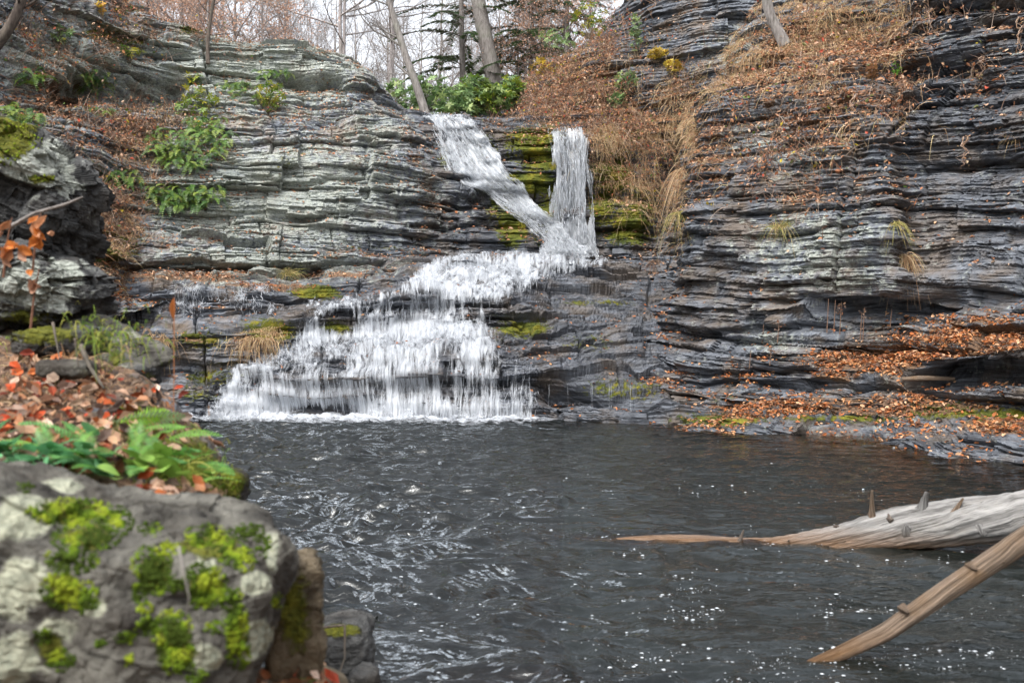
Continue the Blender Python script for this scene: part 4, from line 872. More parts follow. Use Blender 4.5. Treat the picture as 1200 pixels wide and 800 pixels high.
# dark boulder against the left edge and the rocks under it
lk = [(45, 190, 50, 26, .75), (70, 215, 40, 18, .6), (20, 330, 50, 30, .8), (70, 320, 30, 18, .8), (60, 345, 40, 14, .6)]
o, Wd, Q = stone('boulder', P(-22, 232, 5.2) + [0, .35, 0], (.44, .42, .37), 21, M_STONED, 'dark overhanging boulder with a mossy top against the left edge', 'boulder', [(10, 160, 34, 30, 1.0), (50, 210, 26, 8, .7), (40, 150, 10, 14, .6)], lk, n=150, e=2.8, rough=.10, strat=.07, rot=(0, 26, -14), blocky=.26)
moss_tufts(o, Wd, Q, [(12, 148, 22, 16), (8, 180, 20, 14), (40, 165, 10, 12), (46, 208, 18, 5)], 2.5, (1.0, 2.2), 7)
stone('rock', P(-14, 326, 4.9) + [0, .25, 0], (.42, .36, .17), 22, M_STONED, 'pale lichened rock below the dark overhanging boulder', 'rock', [(30, 372, 60, 14, .6), (95, 330, 12, 20, .3)], lk, n=120, e=3.0, rough=.11, strat=.10, rot=(4, 18, -8), blocky=.28)
stone('rock', P(122, 405, 4.9) + [0, .15, 0], (.25, .20, .032), 23, M_STONE, 'smooth flat grey slab tilted down towards the pool', 'rock', [(135, 420, 12, 22, .6)], [(120, 400, 50, 20, .3)], n=80, e=5, rough=.05, rot=(16, 27, -6), blocky=.1)
stone('rock', P(60, 395, 4.3) + [0, .1, -.02], (.18, .16, .06), 24, M_STONED, 'mossy cracked rock at the left under the lichened rock', 'rock', [(50, 390, 50, 20, .8)], [], n=50, e=3.5, rough=.07, blocky=.14)
stone('rock', P(150, 440, 5.0), (.13, .14, .06), 25, M_STONED, 'dark wet ledge stone under the tilted grey slab', 'rock', [(170, 440, 30, 10, .4)], [], n=50, e=4, rough=.06, strat=.06)
stone('rock', P(80, 432, 3.9), (.10, .10, .035), 26, M_STONE, 'small grey stone among the leaves below the slab', 'rock', [], [(80, 432, 30, 10, .4)], n=40, e=3.5, rough=.07)

# ------------------------------------------------------------------ near bank
def bank():
    pxs = [-900, -400, -150, 0, 60, 120, 170, 205, 235, 258]
    R = [([1050] * 10, [2.62] * 10), ([660, 650, 645, 640, 640, 645, 650, 655, 665, 680], [2.66] * 10), ([560, 556, 552, 550, 552, 560, 570, 580, 595, 615], [3.0] * 10),
         ([500, 498, 494, 492, 496, 508, 520, 534, 550, 570], [3.35] * 10), ([450, 446, 442, 442, 450, 468, 486, 502, 520, 545], [3.9, 3.9, 3.9, 3.9, 3.9, 3.8, 3.75, 3.7, 3.65, 3.6]),
         ([400, 396, 392, 390, 400, 425, 450, 478, 505, 535], [5.0, 5.0, 5.0, 5.0, 5.0, 4.8, 4.5, 4.2, 4.0, 3.8]), ([300, 310, 330, 350, 372, 412, 446, 478, 507, 540], [6.5, 6.5, 6.5, 6.4, 6.2, 5.8, 5.2, 4.6, 4.2, 3.9]),
         ([250, 270, 300, 335, 372, 420, 455, 485, 515, 560], [9, 9, 8.8, 8.4, 7.6, 6.6, 5.7, 4.9, 4.3, 4.0])]
    ctrl = np.array([[P(x, y, d) for x, y, d in zip(pxs, ry, dd)] for ry, dd in R])
    drop = ctrl[:, -1:].copy(); drop[..., 0] += .03; drop[..., 2] = -.6; ctrl = np.concatenate([ctrl, drop], 1)
    tail = ctrl[-1:].copy(); tail[..., 1] += .6; tail[..., 2] = -.6; ctrl = np.concatenate([ctrl, tail], 0)
    A = pchip(ctrl, [40] * (len(ctrl) - 1)); A = pchip(A.transpose(1, 0, 2), [14, 20] + [28] * 8).transpose(1, 0, 2)
    X, Y, Z = A[..., 0], A[..., 1], A[..., 2]
    A = A + (np.array([.2, -.2, 1]) * (.05 * fbm(X * 5, Y * 5, Z * 5, 5, 200) + .03 * fbm(X * 16, Y * 16, Z * 16, 3, 201))[..., None])
    px, py = proj(A); n = nrm(np.cross(np.gradient(A, axis=1), np.gradient(A, axis=0))); n *= np.where(n[..., 2:] < 0, -1, 1)
    moss = blobs(px, py, [(60, 385, 90, 30, .8), (160, 490, 60, 30, .8), (100, 550, 100, 20, .7), (225, 560, 40, 50, 1.1), (200, 430, 60, 30, .6), (240, 600, 20, 50, .7)])
    o = mesh('near_bank', A, gridq(*X.shape), None, M_ROCK, attrs={'moss': moss, 'litter': .75 - .5 * moss, 'lichen': 0 * X, 'wet': 0 * X, 'tone': .4 + 0 * X}); setp(o, kind='structure')
    return A, n, px, py
BA, BN, BPX, BPY = bank()
BTREE = bvh(BA.reshape(-1, 3), gridq(*BPX.shape))
def bank_hit(px, py):
    co, no, _, _ = shoot(BTREE, px, py)
    return (np.array(co), np.array(no)) if co is not None else (P(px, py, 3.5), np.array([0, -.3, .95]))
def bank_leaves():
    r = np.random.default_rng(40); C, Nn, sz, cl = [], [], [], []
    zones = [(60, 470, 70, 30, 170), (80, 505, 80, 22, 110), (190, 600, 40, 16, 120), (60, 440, 60, 20, 60), (160, 480, 50, 25, 60), (40, 510, 40, 26, 60), (240, 600, 24, 14, 50), (110, 545, 80, 20, 70)]
    pal = np.concatenate([PAL, [(.58, .40, .30), (.64, .48, .38), (.50, .09, .03), (.55, .13, .04), (.52, .16, .05), (.45, .07, .03), (.55, .36, .25), (.6, .44, .33)]])
    for cx, cy, rx, ry, n in zones:
        for _ in range(n):
            c, no = bank_hit(cx + r.normal(0, rx * .6), cy + r.normal(0, ry * .6)); C.append(c + [0, 0, r.uniform(.005, .05)]); Nn.append(no + [0, -.3, 0]); sz.append(r.uniform(.02, .075)); cl.append(pal[r.integers(0, len(pal))] * r.choice([.3, .5, .7, .9, 1.1]))
    for _ in range(90):
        c = P(r.uniform(290, 392), r.uniform(783, 815), r.uniform(2.7, 3.2)); C.append(c); Nn.append(np.array([0, -.5, .8])); sz.append(r.uniform(.03, .07)); cl.append(pal[r.integers(0, len(pal))])
    V, Q, T, c = leaf_arrays(np.array(C), np.array(Nn), np.array(sz), r, np.array(cl)); setp(mesh('fallen_leaves', V, Q, T, M_LEAF, col=c), kind='stuff')
bank_leaves()
def bank_grass(n, zones, L, pal, seed, droop=(.5, 1.8)):
    r = np.random.default_rng(seed); C, Nn = [], []
    for _ in range(n):
        cx, cy, rx, ry = zones[r.integers(0, len(zones))]; c, no = bank_hit(cx + r.normal(0, rx * .6), cy + r.normal(0, ry * .6)); C.append(c); Nn.append(no)
    d = nrm(np.array(Nn) * .5 + np.array([0, -.2, .5]) + r.normal(0, .5, (n, 3)))
    V, Q, Cc = blade_arrays(np.array(C), d, r.uniform(L[0], L[1], n), r.uniform(.0012, .0035, n), r.uniform(*droop, n), r, pal[r.integers(0, len(pal), n)] * r.uniform(.7, 1.3, (n, 1)), 6)
    setp(mesh('bank_grass', V, Q, None, M_GRASS, col=Cc), kind='stuff')
bank_grass(1700, [(220, 570, 40, 30), (230, 580, 30, 30), (170, 540, 60, 30), (190, 520, 40, 25), (120, 400, 50, 20), (60, 395, 60, 20), (235, 600, 24, 24)], (.03, .10), np.array([(.16, .24, .03), (.24, .28, .04), (.10, .18, .03), (.30, .30, .06)]), 141)
bank_grass(1000, [(80, 440, 70, 30), (200, 600, 40, 20), (30, 470, 40, 40), (110, 520, 80, 30)], (.04, .16), TAN, 142)

# ------------------------------------------------------------------ ferns and leafy plants
def frond_arrays(L, wid, npin, rise, droop, r, col):
    t = np.linspace(0, 1, npin + 2); sp = np.stack([0 * t, L * t * (1 - .12 * t), rise * L * t - droop * L * t ** 2], 1); bg_V, bg_Q, bg_C = [], [], []
    for i in range(1, npin + 1):
        l = wid * (math.sin(pi * min(1, (t[i] * .88 + .12))) ** .75) * r.uniform(.9, 1.1); b = sp[i]; tg = nrm(sp[i + 1] - sp[i - 1]); hw = L / npin * .46
        for s in (-1, 1):
            dr = nrm(np.array([s, .28, -.12]) + tg * .15); V = np.array([b - tg * hw * .5, b + dr * l * .45 - tg * hw * .8 + [0, 0, .002], b + dr * l, b + dr * l * .45 + tg * hw * .8 + [0, 0, .002], b + tg * hw * .4])
            bg_V.append(V); bg_Q.append([0, 1, 2, 3]); bg_C.append(col * r.uniform(.85, 1.15))
    n = len(bg_V); V = np.concatenate(bg_V); i = np.arange(n)[:, None] * 5
    Q = np.concatenate([i + np.array([[0, 1, 2, 3]])]); T = i + np.array([[0, 3, 4]])
    C = np.repeat(np.array(bg_C), 5, axis=0)
    w = np.linspace(.0032, .0008, len(t)) * (L / .4); S = np.stack([w, 0 * w, 0 * w], 1)
    RV = np.stack([sp - S, sp + S], 1).reshape(-1, 3); j = np.arange(len(t) - 1)[:, None] * 2; RQ = j + np.array([[0, 1, 3, 2]]) + len(V)
    return np.concatenate([V, RV]), np.concatenate([Q, RQ]), T, np.concatenate([C, np.broadcast_to(col * np.array([1.1, .8, .5]), (len(RV), 3))])
def rotm(rx, ry, rz): return np.array(Euler((rx, ry, rz)).to_matrix())
FGREEN = np.array([(.07, .15, .03), (.11, .20, .035), (.15, .24, .04), (.05, .11, .03), (.20, .26, .05)])
def fern_clump(px, py, w, h, n, label, seed, L=(.28, .5), pal=FGREEN):
    r = np.random.default_rng(seed); c0 = hit(px, py + h * .3); s = c0[1] / FPX; bg = Bag()
    for _ in range(int(n * 2.3)):
        qx, qy = r.uniform(-.5, .5), r.uniform(-.5, .35)
        if abs(qx) * 2 > 1 - .5 * (qy + .5) ** 2: continue
        y = hit(px + qx * w, py + qy * h)[1]; y = y if abs(y - c0[1]) < 1.2 else c0[1]
        b = P(px + qx * w, py + qy * h, y - r.uniform(.05, .22))
        V, Q, T, C = frond_arrays(r.uniform(*L), r.uniform(.065, .10), 11, r.uniform(.2, .7), r.uniform(.7, 1.3), r, pal[r.integers(0, len(pal))] * r.uniform(.8, 1.3))
        V = V @ rotm(0, r.normal(0, .3), pi + r.normal(0, 1.0)).T
        bg.add(V + b, Q, T, C)
    o = bg.build('fern', M_GREEN, origin=c0); setp(o, label, 'fern', 'evergreen ferns hanging on the left cliff'); return o
fern_clump(222, 178, 96, 50, 130, 'largest dark green fern patch draped over the pale left cliff', 1)
fern_clump(240, 150, 44, 26, 40, 'small fern patch just above the largest one on the left cliff', 2)
fern_clump(216, 234, 84, 30, 90, 'long fern fringe on the ledge below the largest fern patch', 3)
fern_clump(143, 210, 40, 20, 36, 'bright green fern left of the two big fern patches', 4)
fern_clump(112, 98, 38, 26, 26, 'lone fern in front of the dark overhang near the top of the left cliff', 5, (.3, .5))
fern_clump(118, 131, 28, 10, 14, 'tiny fern under the dark overhang of the left cliff', 6)
fern_clump(279, 107, 34, 22, 30, 'compact fern left of the yellow green shrub on the upper ledge', 7)
fern_clump(322, 87, 44, 10, 24, 'flat strip of fern under the pale top blocks of the left cliff', 8, (.2, .34))
fern_clump(28, 140, 50, 34, 44, 'fern drooping behind the dark overhanging boulder', 9)
fern_clump(40, 92, 34, 20, 20, 'fern near the left edge below the hanging branches', 10)

RH = np.array([(.14, .23, .09), (.20, .30, .11), (.26, .33, .12), (.10, .17, .07)]); RHY = np.array([(.22, .26, .03), (.14, .22, .03), (.34, .31, .03), (.09, .16, .03)])
def shrub(name, px, py, Y, w, h, n, label, seed, pal=RH, leaf=(.10, .17), group=None, cat='shrub', whorl=7):
    r = np.random.default_rng(seed); s = Y / FPX; base = P(px, py + h * .5, Y); root = empty(name, base); setp(root, label, cat, group)
    lv, st = Bag(), Bag()
    for _ in range(n):
        q = r.normal(0, 1, 3); q = q / np.linalg.norm(q) * r.random() ** .4; c = np.array([q[0] * w * s / 2, q[1] * w * s * .4, h * s * .5 + q[2] * h * s / 2])
        if c[2] < .05: c[2] = .05
        a0 = r.uniform(0, 2 * pi); col = pal[r.integers(0, len(pal))] * r.uniform(.7, 1.3); tilt = rotm(r.normal(0, .5), r.normal(0, .5), 0)
        for k in range(whorl):
            a = a0 + 2 * pi * k / whorl + r.normal(0, .15); l = r.uniform(*leaf); wd = l * .17; dr = r.uniform(-.35, .25)
            V = np.array([[.01, 0, 0], [l * .35, wd, dr * l * .3 + .004], [l * .75, wd * .8, dr * l * .7], [l, 0, dr * l], [l * .75, -wd * .8, dr * l * .7], [l * .35, -wd, dr * l * .3 + .004]])
            V = V @ rotm(0, 0, a).T @ tilt.T + c; lv.add(V, [[0, 1, 2, 5], [5, 2, 3, 4]], None, col * r.uniform(.85, 1.15))
        if r.random() < .35:
            p0 = np.array([r.normal(0, .06), r.normal(0, .06), -.1]); mdl = (p0 + c) / 2 + r.normal(0, .06, 3)
            V, Q, T = tube([p0, mdl, c], [.010, .007, .004], 4, False); st.add(V, Q, None, (.12, .09, .06))
    lv.build('leaves', M_GREEN, root)
    if st.n: st.build('stem', M_TWIG, root)
    return root
def rock_shrub(px, py, w, h, n, label, seed, pal=RHY, **kw):
    y = hit(px, py + h * .4)[1]; return shrub('shrub', px, py, y - .1, w, h, n, label, seed, pal, **kw)
rock_shrub(232, 122, 60, 46, 60, 'sprawling yellow green shrub above the fern patches on the left cliff', 51)
rock_shrub(314, 113, 40, 40, 60, 'rounded yellow green shrub on the upper ledge under pale blocks', 52)
for i, a in enumerate([(466, 118, 38, 70, 60), (505, 112, 37, 66, 62), (535, 118, 36, 56, 50), (556, 108, 36.5, 44, 56), (578, 112, 36.5, 44, 46), (600, 102, 37.5, 34, 40)]):
    lab = ['rhododendron at the brink just left of the leaning trunk', 'wide rhododendron behind the lip of the slanting fall, right of the leaning trunk', 'rhododendron directly above the lip of the slanting upper fall', 'tall pale rhododendron below the thick grey pine trunk', 'light green rhododendron between the pine trunk and the leafy bank', 'small rhododendron where the leafy bank meets the stream'][i]
    shrub('rhododendron', a[0], a[1] + 6, a[2], a[3], a[4], 190, lab, 60 + i, RH if i < 3 else np.concatenate([RH, RHY[:2]]), (.13, .24), 'rhododendrons at the head of the falls', 'rhododendron')
for i, a in enumerate([(655, 46, 50, 26, RH), (690, 22, 50, 40, RHY), (640, 78, 36, 22, RHY), (745, 40, 14, 50, RH), (735, 95, 30, 26, RH), (725, 118, 26, 18, RH), (770, 62, 24, 16, RHY), (790, 78, 20, 18, RHY)]):
    lab = ['green shrub high on the leafy bank left of the red brown slope', 'yellow green shrub on the crest of the leafy bank', 'yellowing low shrub on the left end of the leafy bank', 'narrow green creeper hanging on the corner of the dark upper rock', 'dark green shrub in the shadow below the upper rock', 'low green plant among red leaves on the bank', 'small yellow leaved plant at the foot of the upper rock', 'golden leaved sapling beside the pale upper rock face'][i]
    pal = np.array([(.45, .30, .03), (.36, .25, .03), (.5, .38, .06)]) if i in (2, 6, 7) else a[4]
    rock_shrub(a[0], a[1], a[2], a[3], 50, lab, 80 + i, pal, leaf=(.08, .15), group='shrubs on the leafy bank')
rock_shrub(70, 40, 30, 22, 30, 'small green shrub among brown twigs near the top left corner', 91, RH)
rock_shrub(150, 62, 40, 14, 30, 'pale green shrub on the broken ledges below the hanging branches', 92, RHY)
rock_shrub(228, 92, 26, 16, 20, 'low yellow green shrub at the right end of the dark overhang', 93, RHY)
rock_shrub(1055, 80, 18, 14, 12, 'bright green sprig under the grassy top of the right cliff', 95, np.array([(.10, .24, .03), (.16, .3, .03)]), leaf=(.07, .12), cat='plant')
rock_shrub(1022, 84, 12, 22, 14, 'brown hanging tuft beside the bright green sprig on the right cliff', 96, np.array([(.2, .1, .05), (.25, .14, .06)]), leaf=(.07, .12), cat='plant')
rock_shrub(872, 142, 14, 16, 10, 'small yellow leaved plant on the left edge of the right cliff', 97, np.array([(.5, .4, .04), (.4, .34, .04)]), leaf=(.06, .1), cat='plant')

def tuft(px, py, w, h, n, label, seed, pal=TAN, droop=(.4, 1.4), up=.7, L=None, where=None, mat=None, wd=(.003, .007), group=None):
    r = np.random.default_rng(seed); c0 = hit(px, py) if where is None else where; s = c0[1] / FPX
    L = L or (h * s * .6, h * s * 1.15)
    R0 = np.stack([r.normal(0, w * s * .16, n), r.normal(-.02, .03, n), r.normal(0, .02, n)], 1)
    d = nrm(np.stack([r.normal(0, .55, n), r.normal(-.35, .3, n), np.full(n, up) + r.normal(0, .2, n)], 1))
    V, Q, C = blade_arrays(R0, d, r.uniform(L[0], L[1], n), r.uniform(wd[0], wd[1], n), r.uniform(*droop, n), r, pal[r.integers(0, len(pal), n)] * r.uniform(.75, 1.3, (n, 1)), 6)
    o = mesh('grass_tuft', V, Q, None, M_GRASS, col=C); o.location = c0; return setp(o, label, 'grass tuft', group)
GT = np.array([(.40, .30, .13), (.20, .22, .06), (.46, .36, .17), (.28, .26, .08)])
tuft(468, 0, 1, 1, 3, 'x', 1) if False else None
tuft(338, 322, 30, 26, 130, 'rounded green and tan grass tuft on the leafy ledge left of the cascade', 101, GT)
tuft(300, 398, 50, 26, 120, 'straw grass drooping from the mossy ledge beside the big cascade', 102, TAN, (.9, 2.0), .3)
tuft(916, 268, 40, 34, 160, 'pale grass tuft on a small ledge halfway up the right cliff', 103, GT, (.5, 1.5))
tuft(856, 286, 26, 24, 90, 'rusty grass tuft left of the pale tuft on the right cliff', 104, TAN)
tuft(1060, 300, 26, 26, 130, 'tan grass hanging down the crack right of the jutting cliff corner', 105, TAN, (1.2, 2.4), .1)
tuft(1050, 262, 18, 20, 60, 'green tan grass at the head of the crack in the right cliff', 106, GT, (1, 2), .2)
tuft(768, 306, 30, 34, 120, 'brown hanging root curtain at the left foot of the right cliff', 107, BRN, (1.5, 2.8), .0)
tuft(800, 200, 22, 36, 150, 'straw grass curtain hanging down the dark cleft beside the right cliff', 108, TAN, (1.3, 2.4), .1)
tuft(796, 250, 20, 26, 90, 'yellow green grass at the bottom of the dark cleft', 109, GT, (1.0, 2.2), .2)
tuft(1188, 165, 30, 26, 80, 'tan grass clump on the right edge of the dark cliff wall', 110, TAN)
tuft(188, 398, 34, 26, 80, 'rusty dry grass on the mossy ledge near the flat slab', 111, TAN, (.8, 1.8), .3)
tuft(235, 45, 30, 26, 60, 'reddish dry grass under the sapling on the upper left cliff', 112, BRN)

# ------------------------------------------------------------------ near plants on the bank
def bank_frond(root, px, py, L, az, pitch, roll, seed, col, droop=.3, label=None, wid=None):
    r = np.random.default_rng(seed); c, _n = bank_hit(px, py)
    V, Q, T, C = frond_arrays(L, wid or L * .2, 17, .05, droop, r, np.array(col)); V = V @ rotm(pitch, 0, 0).T @ rotm(0, roll, 0).T @ rotm(0, 0, az).T
    o = mesh('frond', V, Q, T, M_GREEN, root, col=C); o.location = c - np.array(root.location) + [0, 0, .02]
    if label: o['label'] = label
t = empty('fern', bank_hit(140, 520)[0]); setp(t, 'low green fern with an upright bright frond spreading over the near bank', 'fern')
bank_frond(t, 138, 505, .20, .15, radians(75), radians(75), 1, (.22, .42, .03), .1, 'bright yellow green upright frond')
bank_frond(t, 125, 505, .30, radians(-78), radians(12), radians(-40), 2, (.24, .34, .17), .12, 'pale grey green frond')
for i, a in enumerate([(120, 560, .22, 150, 20), (165, 560, .25, 200, 25), (95, 545, .22, 100, 30), (185, 565, .22, -130, 20), (150, 535, .24, -100, 15), (205, 575, .2, -160, 25), (110, 575, .2, 170, 35), (60, 560, .2, 120, 30), (170, 585, .2, 185, 30), (130, 590, .18, 160, 40), (35, 565, .2, 140, 25), (215, 560, .2, -150, 20), (230, 575, .18, -120, 15), (195, 545, .2, -70, 25), (80, 575, .2, 190, 30), (145, 570, .22, 170, 35), (175, 545, .2, -40, 30), (105, 555, .2, 60, 40), (15, 580, .2, 150, 30)]):
    bank_frond(t, a[0], a[1] - 22, a[2], radians(a[3]), radians(a[4]), radians(random.uniform(-30, 30)), 10 + i, np.array([(.07, .2, .03), (.12, .28, .04), (.09, .24, .06)][i % 3]) * random.uniform(.9, 1.3), random.uniform(.2, .5))
for i, a in enumerate([(110, 540, .20, 20, 60), (150, 548, .18, -25, 65), (180, 552, .2, 35, 55), (205, 566, .16, -40, 50), (90, 548, .18, -10, 68), (60, 545, .17, 30, 60), (165, 535, .17, 10, 70), (225, 580, .14, -60, 45)]):
    bank_frond(t, a[0], a[1], a[2], radians(a[3]), radians(a[4]), radians(random.uniform(-25, 25)), 50 + i, np.array([(.09, .22, .04), (.14, .30, .05), (.11, .26, .07)][i % 3]) * random.uniform(.9, 1.3), random.uniform(.5, 1.0))
def broad_plant(px, py, n, seed, label, col):
    r = np.random.default_rng(seed); c0, _n = bank_hit(px, py); root = empty('leafy_plant', c0); setp(root, label, 'plant')
    for i in range(n):
        l = r.uniform(.05, .085); w = l * .42; tt = np.linspace(0, 1, 7); prof = np.sin(pi * tt ** .8) * w; bend = -.25 * l * tt ** 2
        V = np.concatenate([np.stack([s * prof, l * tt, bend + (.15 * prof if s else 0 * tt)], 1) for s in (-1, 0, 1)])
        Q = np.concatenate([gridq(3, 7)])
        V = V @ rotm(r.uniform(.2, 1.1), r.normal(0, .3), 0).T @ rotm(0, 0, pi + r.normal(0, 1.3)).T
        p = bank_hit(px + r.normal(0, 30), py + r.normal(0, 10))[0] - c0 + [0, -.02, r.uniform(.02, .07)]
        o = mesh('leaf', V + p, Q, None, M_GREEN, root, col=np.broadcast_to(np.array(col) * r.uniform(.8, 1.3), (21, 3)))
broad_plant(25, 548, 40, 5, 'broad leaved blue green plant at the left edge above the big boulder', (.10, .27, .12))
broad_plant(95, 555, 30, 6, 'broad leaved plant among leaves in the middle of the near bank', (.12, .30, .13))
broad_plant(195, 565, 26, 8, 'small leaved yellow green plant at the edge of the near bank over the water', (.20, .34, .06))
r7 = np.random.default_rng(77)
for i, (px, py, w, n, pal, L, dr, lab) in enumerate([(185, 600, 70, 70, np.array([(.62, .45, .3), (.5, .3, .16), (.55, .36, .22)]), (.08, .2), (.6, 1.6), 'curled straw coloured dead grass on top of the big boulder'),
        (215, 560, 50, 90, np.array([(.26, .30, .05), (.36, .34, .08), (.18, .26, .04)]), (.06, .16), (.4, 1.3), 'yellow green grass at the water side of the near bank'),
        (85, 430, 40, 50, np.array([(.5, .32, .18), (.4, .24, .12)]), (.1, .24), (.3, 1.4), 'tangle of dead brown stems beside the tilted slab')]):
    c = bank_hit(px, py)[0] + [0, 0, .01]; o = tuft(px, py, w, 0, n, lab, 120 + i, pal, dr, .6, L, c, wd=(.0012, .003))
# dead leaf stalk in front of the dark boulder, twigs on the bank
def twig(name, pts, rad, label, cat='twig', mat=None, group=None):
    pts = np.array(pts); o0 = pts[0]; t_ = np.linspace(0, 1, len(pts)); tt = np.linspace(0, 1, 16); pp = np.stack([np.interp(tt, t_, pts[:, i]) for i in range(3)], 1) - o0
    V, Q, T = tube(pp, np.linspace(rad, rad * .4, 16) * (1 + .15 * np.sin(np.arange(16) * 2.1)), 6); o = mesh(name, V, Q, T, mat or M_BARK, smooth=True); o.location = o0; return setp(o, label, cat, group)
twig('twig', [P(8, 268, 4.2), P(40, 250, 4.15), P(75, 240, 4.1), P(97, 231, 4.1)], .010, 'pale bare twig slanting in front of the dark boulder', mat=M_BARK)
twig('twig', [P(95, 405, 3.9), P(105, 430, 3.85), P(122, 455, 3.8)], .012, 'dark broken twig lying beside the tilted slab', mat=M_BARKD)
twig('twig', [P(62, 378, 3.9), P(66, 400, 3.85), P(70, 420, 3.8)], .006, 'thin upright twig among the moss left of the slab', mat=M_BARKD)
twig('twig', [P(88, 396, 3.7), P(92, 430, 3.7)], .006, 'reddish upright twig beside the broken dark twig', mat=M_BARKD)
twig('twig', [P(378, 735, 4.0), P(404, 732, 4.0), P(404, 770, 3.95), P(392, 805, 3.9)], .006, 'bent thin twig hanging over the low grassy rock', mat=M_BARKD)
twig('twig', [P(210, 640, 2.15), P(215, 670, 2.12), P(222, 700, 2.1), P(218, 725, 2.1)], .003, 'fine curling straw hanging down the big boulder', mat=M_MOSSY if False else M_BARK)
for i, (px, py, n) in enumerate([(42, 280, 9), (8, 285, 7), (40, 345, 4)]):
    Y = 3.9; root = empty('dead_leaf_stalk', P(px, py + 40, Y)); setp(root, ['dead stalk with curled orange leaves in front of the dark boulder', 'orange leaved dead stalk at the left edge', 'short dead stalk with one orange leaf below the dark boulder'][i], 'dead plant')
    b = np.array(root.location); V, Q, T = tube(np.array([P(px - 4, py + 40, Y), P(px, py, Y), P(px + 6, py - 30, Y)]) - b, [.005, .004, .002], 5); bg = Bag(); bg.add(V, Q, T, (.16, .08, .05)); bg.build('stem', M_TWIG, root)
    C = np.array([P(px + r7.normal(0, 7), py + r7.uniform(-25, 22), Y - .02) for _ in range(n)]) - b
    V, Q, T, c = leaf_arrays(C, r7.normal(0, .4, (n, 3)) + [0, -1, 0], r7.uniform(.05, .085, n), r7, np.array([(.5, .17, .04), (.42, .2, .1), (.36, .2, .13)])[r7.integers(0, 3, n)]); mesh('leaves', V, Q, T, M_LEAF, root, col=c)
t0 = empty('dead_leaf_stalk', P(204, 400, 3.6)); setp(t0, 'single upright rust brown dead leaf standing above the near bank', 'dead plant'); b = np.array(t0.location)
bg = Bag(); V, Q, T = tube(np.array([P(203, 520, 3.6), P(204, 440, 3.6), P(204, 350, 3.6)]) - b, .0018, 5); bg.add(V, Q, T, (.3, .12, .05)); bg.build('stem', M_TWIG, t0)
lv = Bag(); tt = np.linspace(0, 1, 8); pr = np.sin(pi * tt) * .011
lv.add(np.concatenate([np.stack([s * pr, -.02 * abs(s) * np.sin(pi * tt), .085 * tt - .02 + .05], 1) for s in (-1, 0, 1)]) + (P(204, 385, 3.6) - b), gridq(3, 8), None, (.42, .16, .05)); lv.build('leaf', M_LEAF, t0)

# ------------------------------------------------------------------ driftwood in the pool
def wood_material(name, c1, c2, wetc):
    k = N(name); u = k.attr('flow', 'Vector'); p = k.pos()
    g = k.noise(k.mapv(u, (22, 1.6, 1)), 1.0, 8, .62, .4); b = k.noise(p, 5, 6, .6); f = k.noise(k.mapv(u, (70, 3, 1)), 1, 4, .6)
    c = k.mix(k.ramp(g, (.34, 0), (.6, 1)), c1, c2); c = k.mix(k.math('MULTIPLY', k.ramp(b, (.48, 0), (.68, 1)), .55), c, wetc)
    c = k.mix(k.math('MULTIPLY', k.ramp(f, (.30, 1), (.42, 0)), .6), c, (.03, .026, .022))
    wl = k.n('SeparateXYZ'); k.put(wl.inputs[0], p); low = k.ramp(k.math('ADD', wl.outputs['Z'], k.math('MULTIPLY', k.math('SUBTRACT', b, .5), .06)), (.01, 1), (.17, 0))
    c = k.mix(k.math('MULTIPLY', low, .75), c, (.16, .075, .022))
    return k.end(k.bsdf(c, k.math('ADD', .72, k.math('MULTIPLY', low, -.4)), k.bump(k.math('ADD', g, k.math('MULTIPLY', f, .7)), 1.0, .025), Specular_IOR_Level=.3))
M_DRIFT = wood_material('weathered_driftwood', (.07, .067, .064), (.28, .275, .265), (.17, .155, .135))
M_BRANCH = wood_material('brown_driftwood', (.06, .042, .028), (.27, .20, .145), (.17, .09, .03))
def limb_mesh(name, pts, rad, mat, parent, ring=40, n=160, rough=.05, twist=1.5, seed=0, origin=None):
    pts = np.array(pts, float); ts = np.linspace(0, 1, len(pts)); t = np.linspace(0, 1, n); cs = np.stack([np.interp(t, ts, pts[:, i]) for i in range(3)], 1); cs = gblur(cs, 8, 0); R = gblur(np.interp(t, ts, rad), 6, 0)
    T, N_, B = frames(cs); a = np.linspace(0, 2 * pi, ring, endpoint=False); s = np.concatenate([[0], np.cumsum(np.linalg.norm(np.diff(cs, axis=0), axis=1))])
    A2, S2 = np.meshgrid(a, s); tw = A2 + twist * S2
    rel = 1 + rough * (1.6 * fbm(np.cos(tw) * 2.2, np.sin(tw) * 2.2, S2 * .9, 4, seed) + .8 * np.abs(fbm(np.cos(tw) * 6, np.sin(tw) * 6, S2 * 1.2, 3, seed + 2)))
    V = cs[:, None] + (R[:, None] * rel)[..., None] * (np.cos(A2)[..., None] * N_[:, None] + np.sin(A2)[..., None] * B[:, None])
    V = np.concatenate([V, V[:, :1]], 1); nu = ring + 1; uv = np.stack([np.concatenate([tw, tw[:, :1] + 2 * pi], 1) / (2 * pi), np.concatenate([S2, S2[:, :1]], 1)], -1)
    e0 = cs[0] + 0 * V[:1]; e1 = cs[-1] + T[-1] * R[-1] * .4 + 0 * V[:1]
    V = np.concatenate([e0, V, e1]); uv = np.concatenate([uv[:1], uv, uv[-1:]])
    return mesh(name, V.reshape(-1, 3) - (origin if origin is not None else 0), gridq(n + 2, nu), None, mat, parent, uv=uv.reshape(-1, 2), smooth=True)
o0 = P(1040, 640, 7.7); root = empty('log', o0); setp(root, 'thick silvery driftwood log with broken stubs sloping down into the pool', 'log')
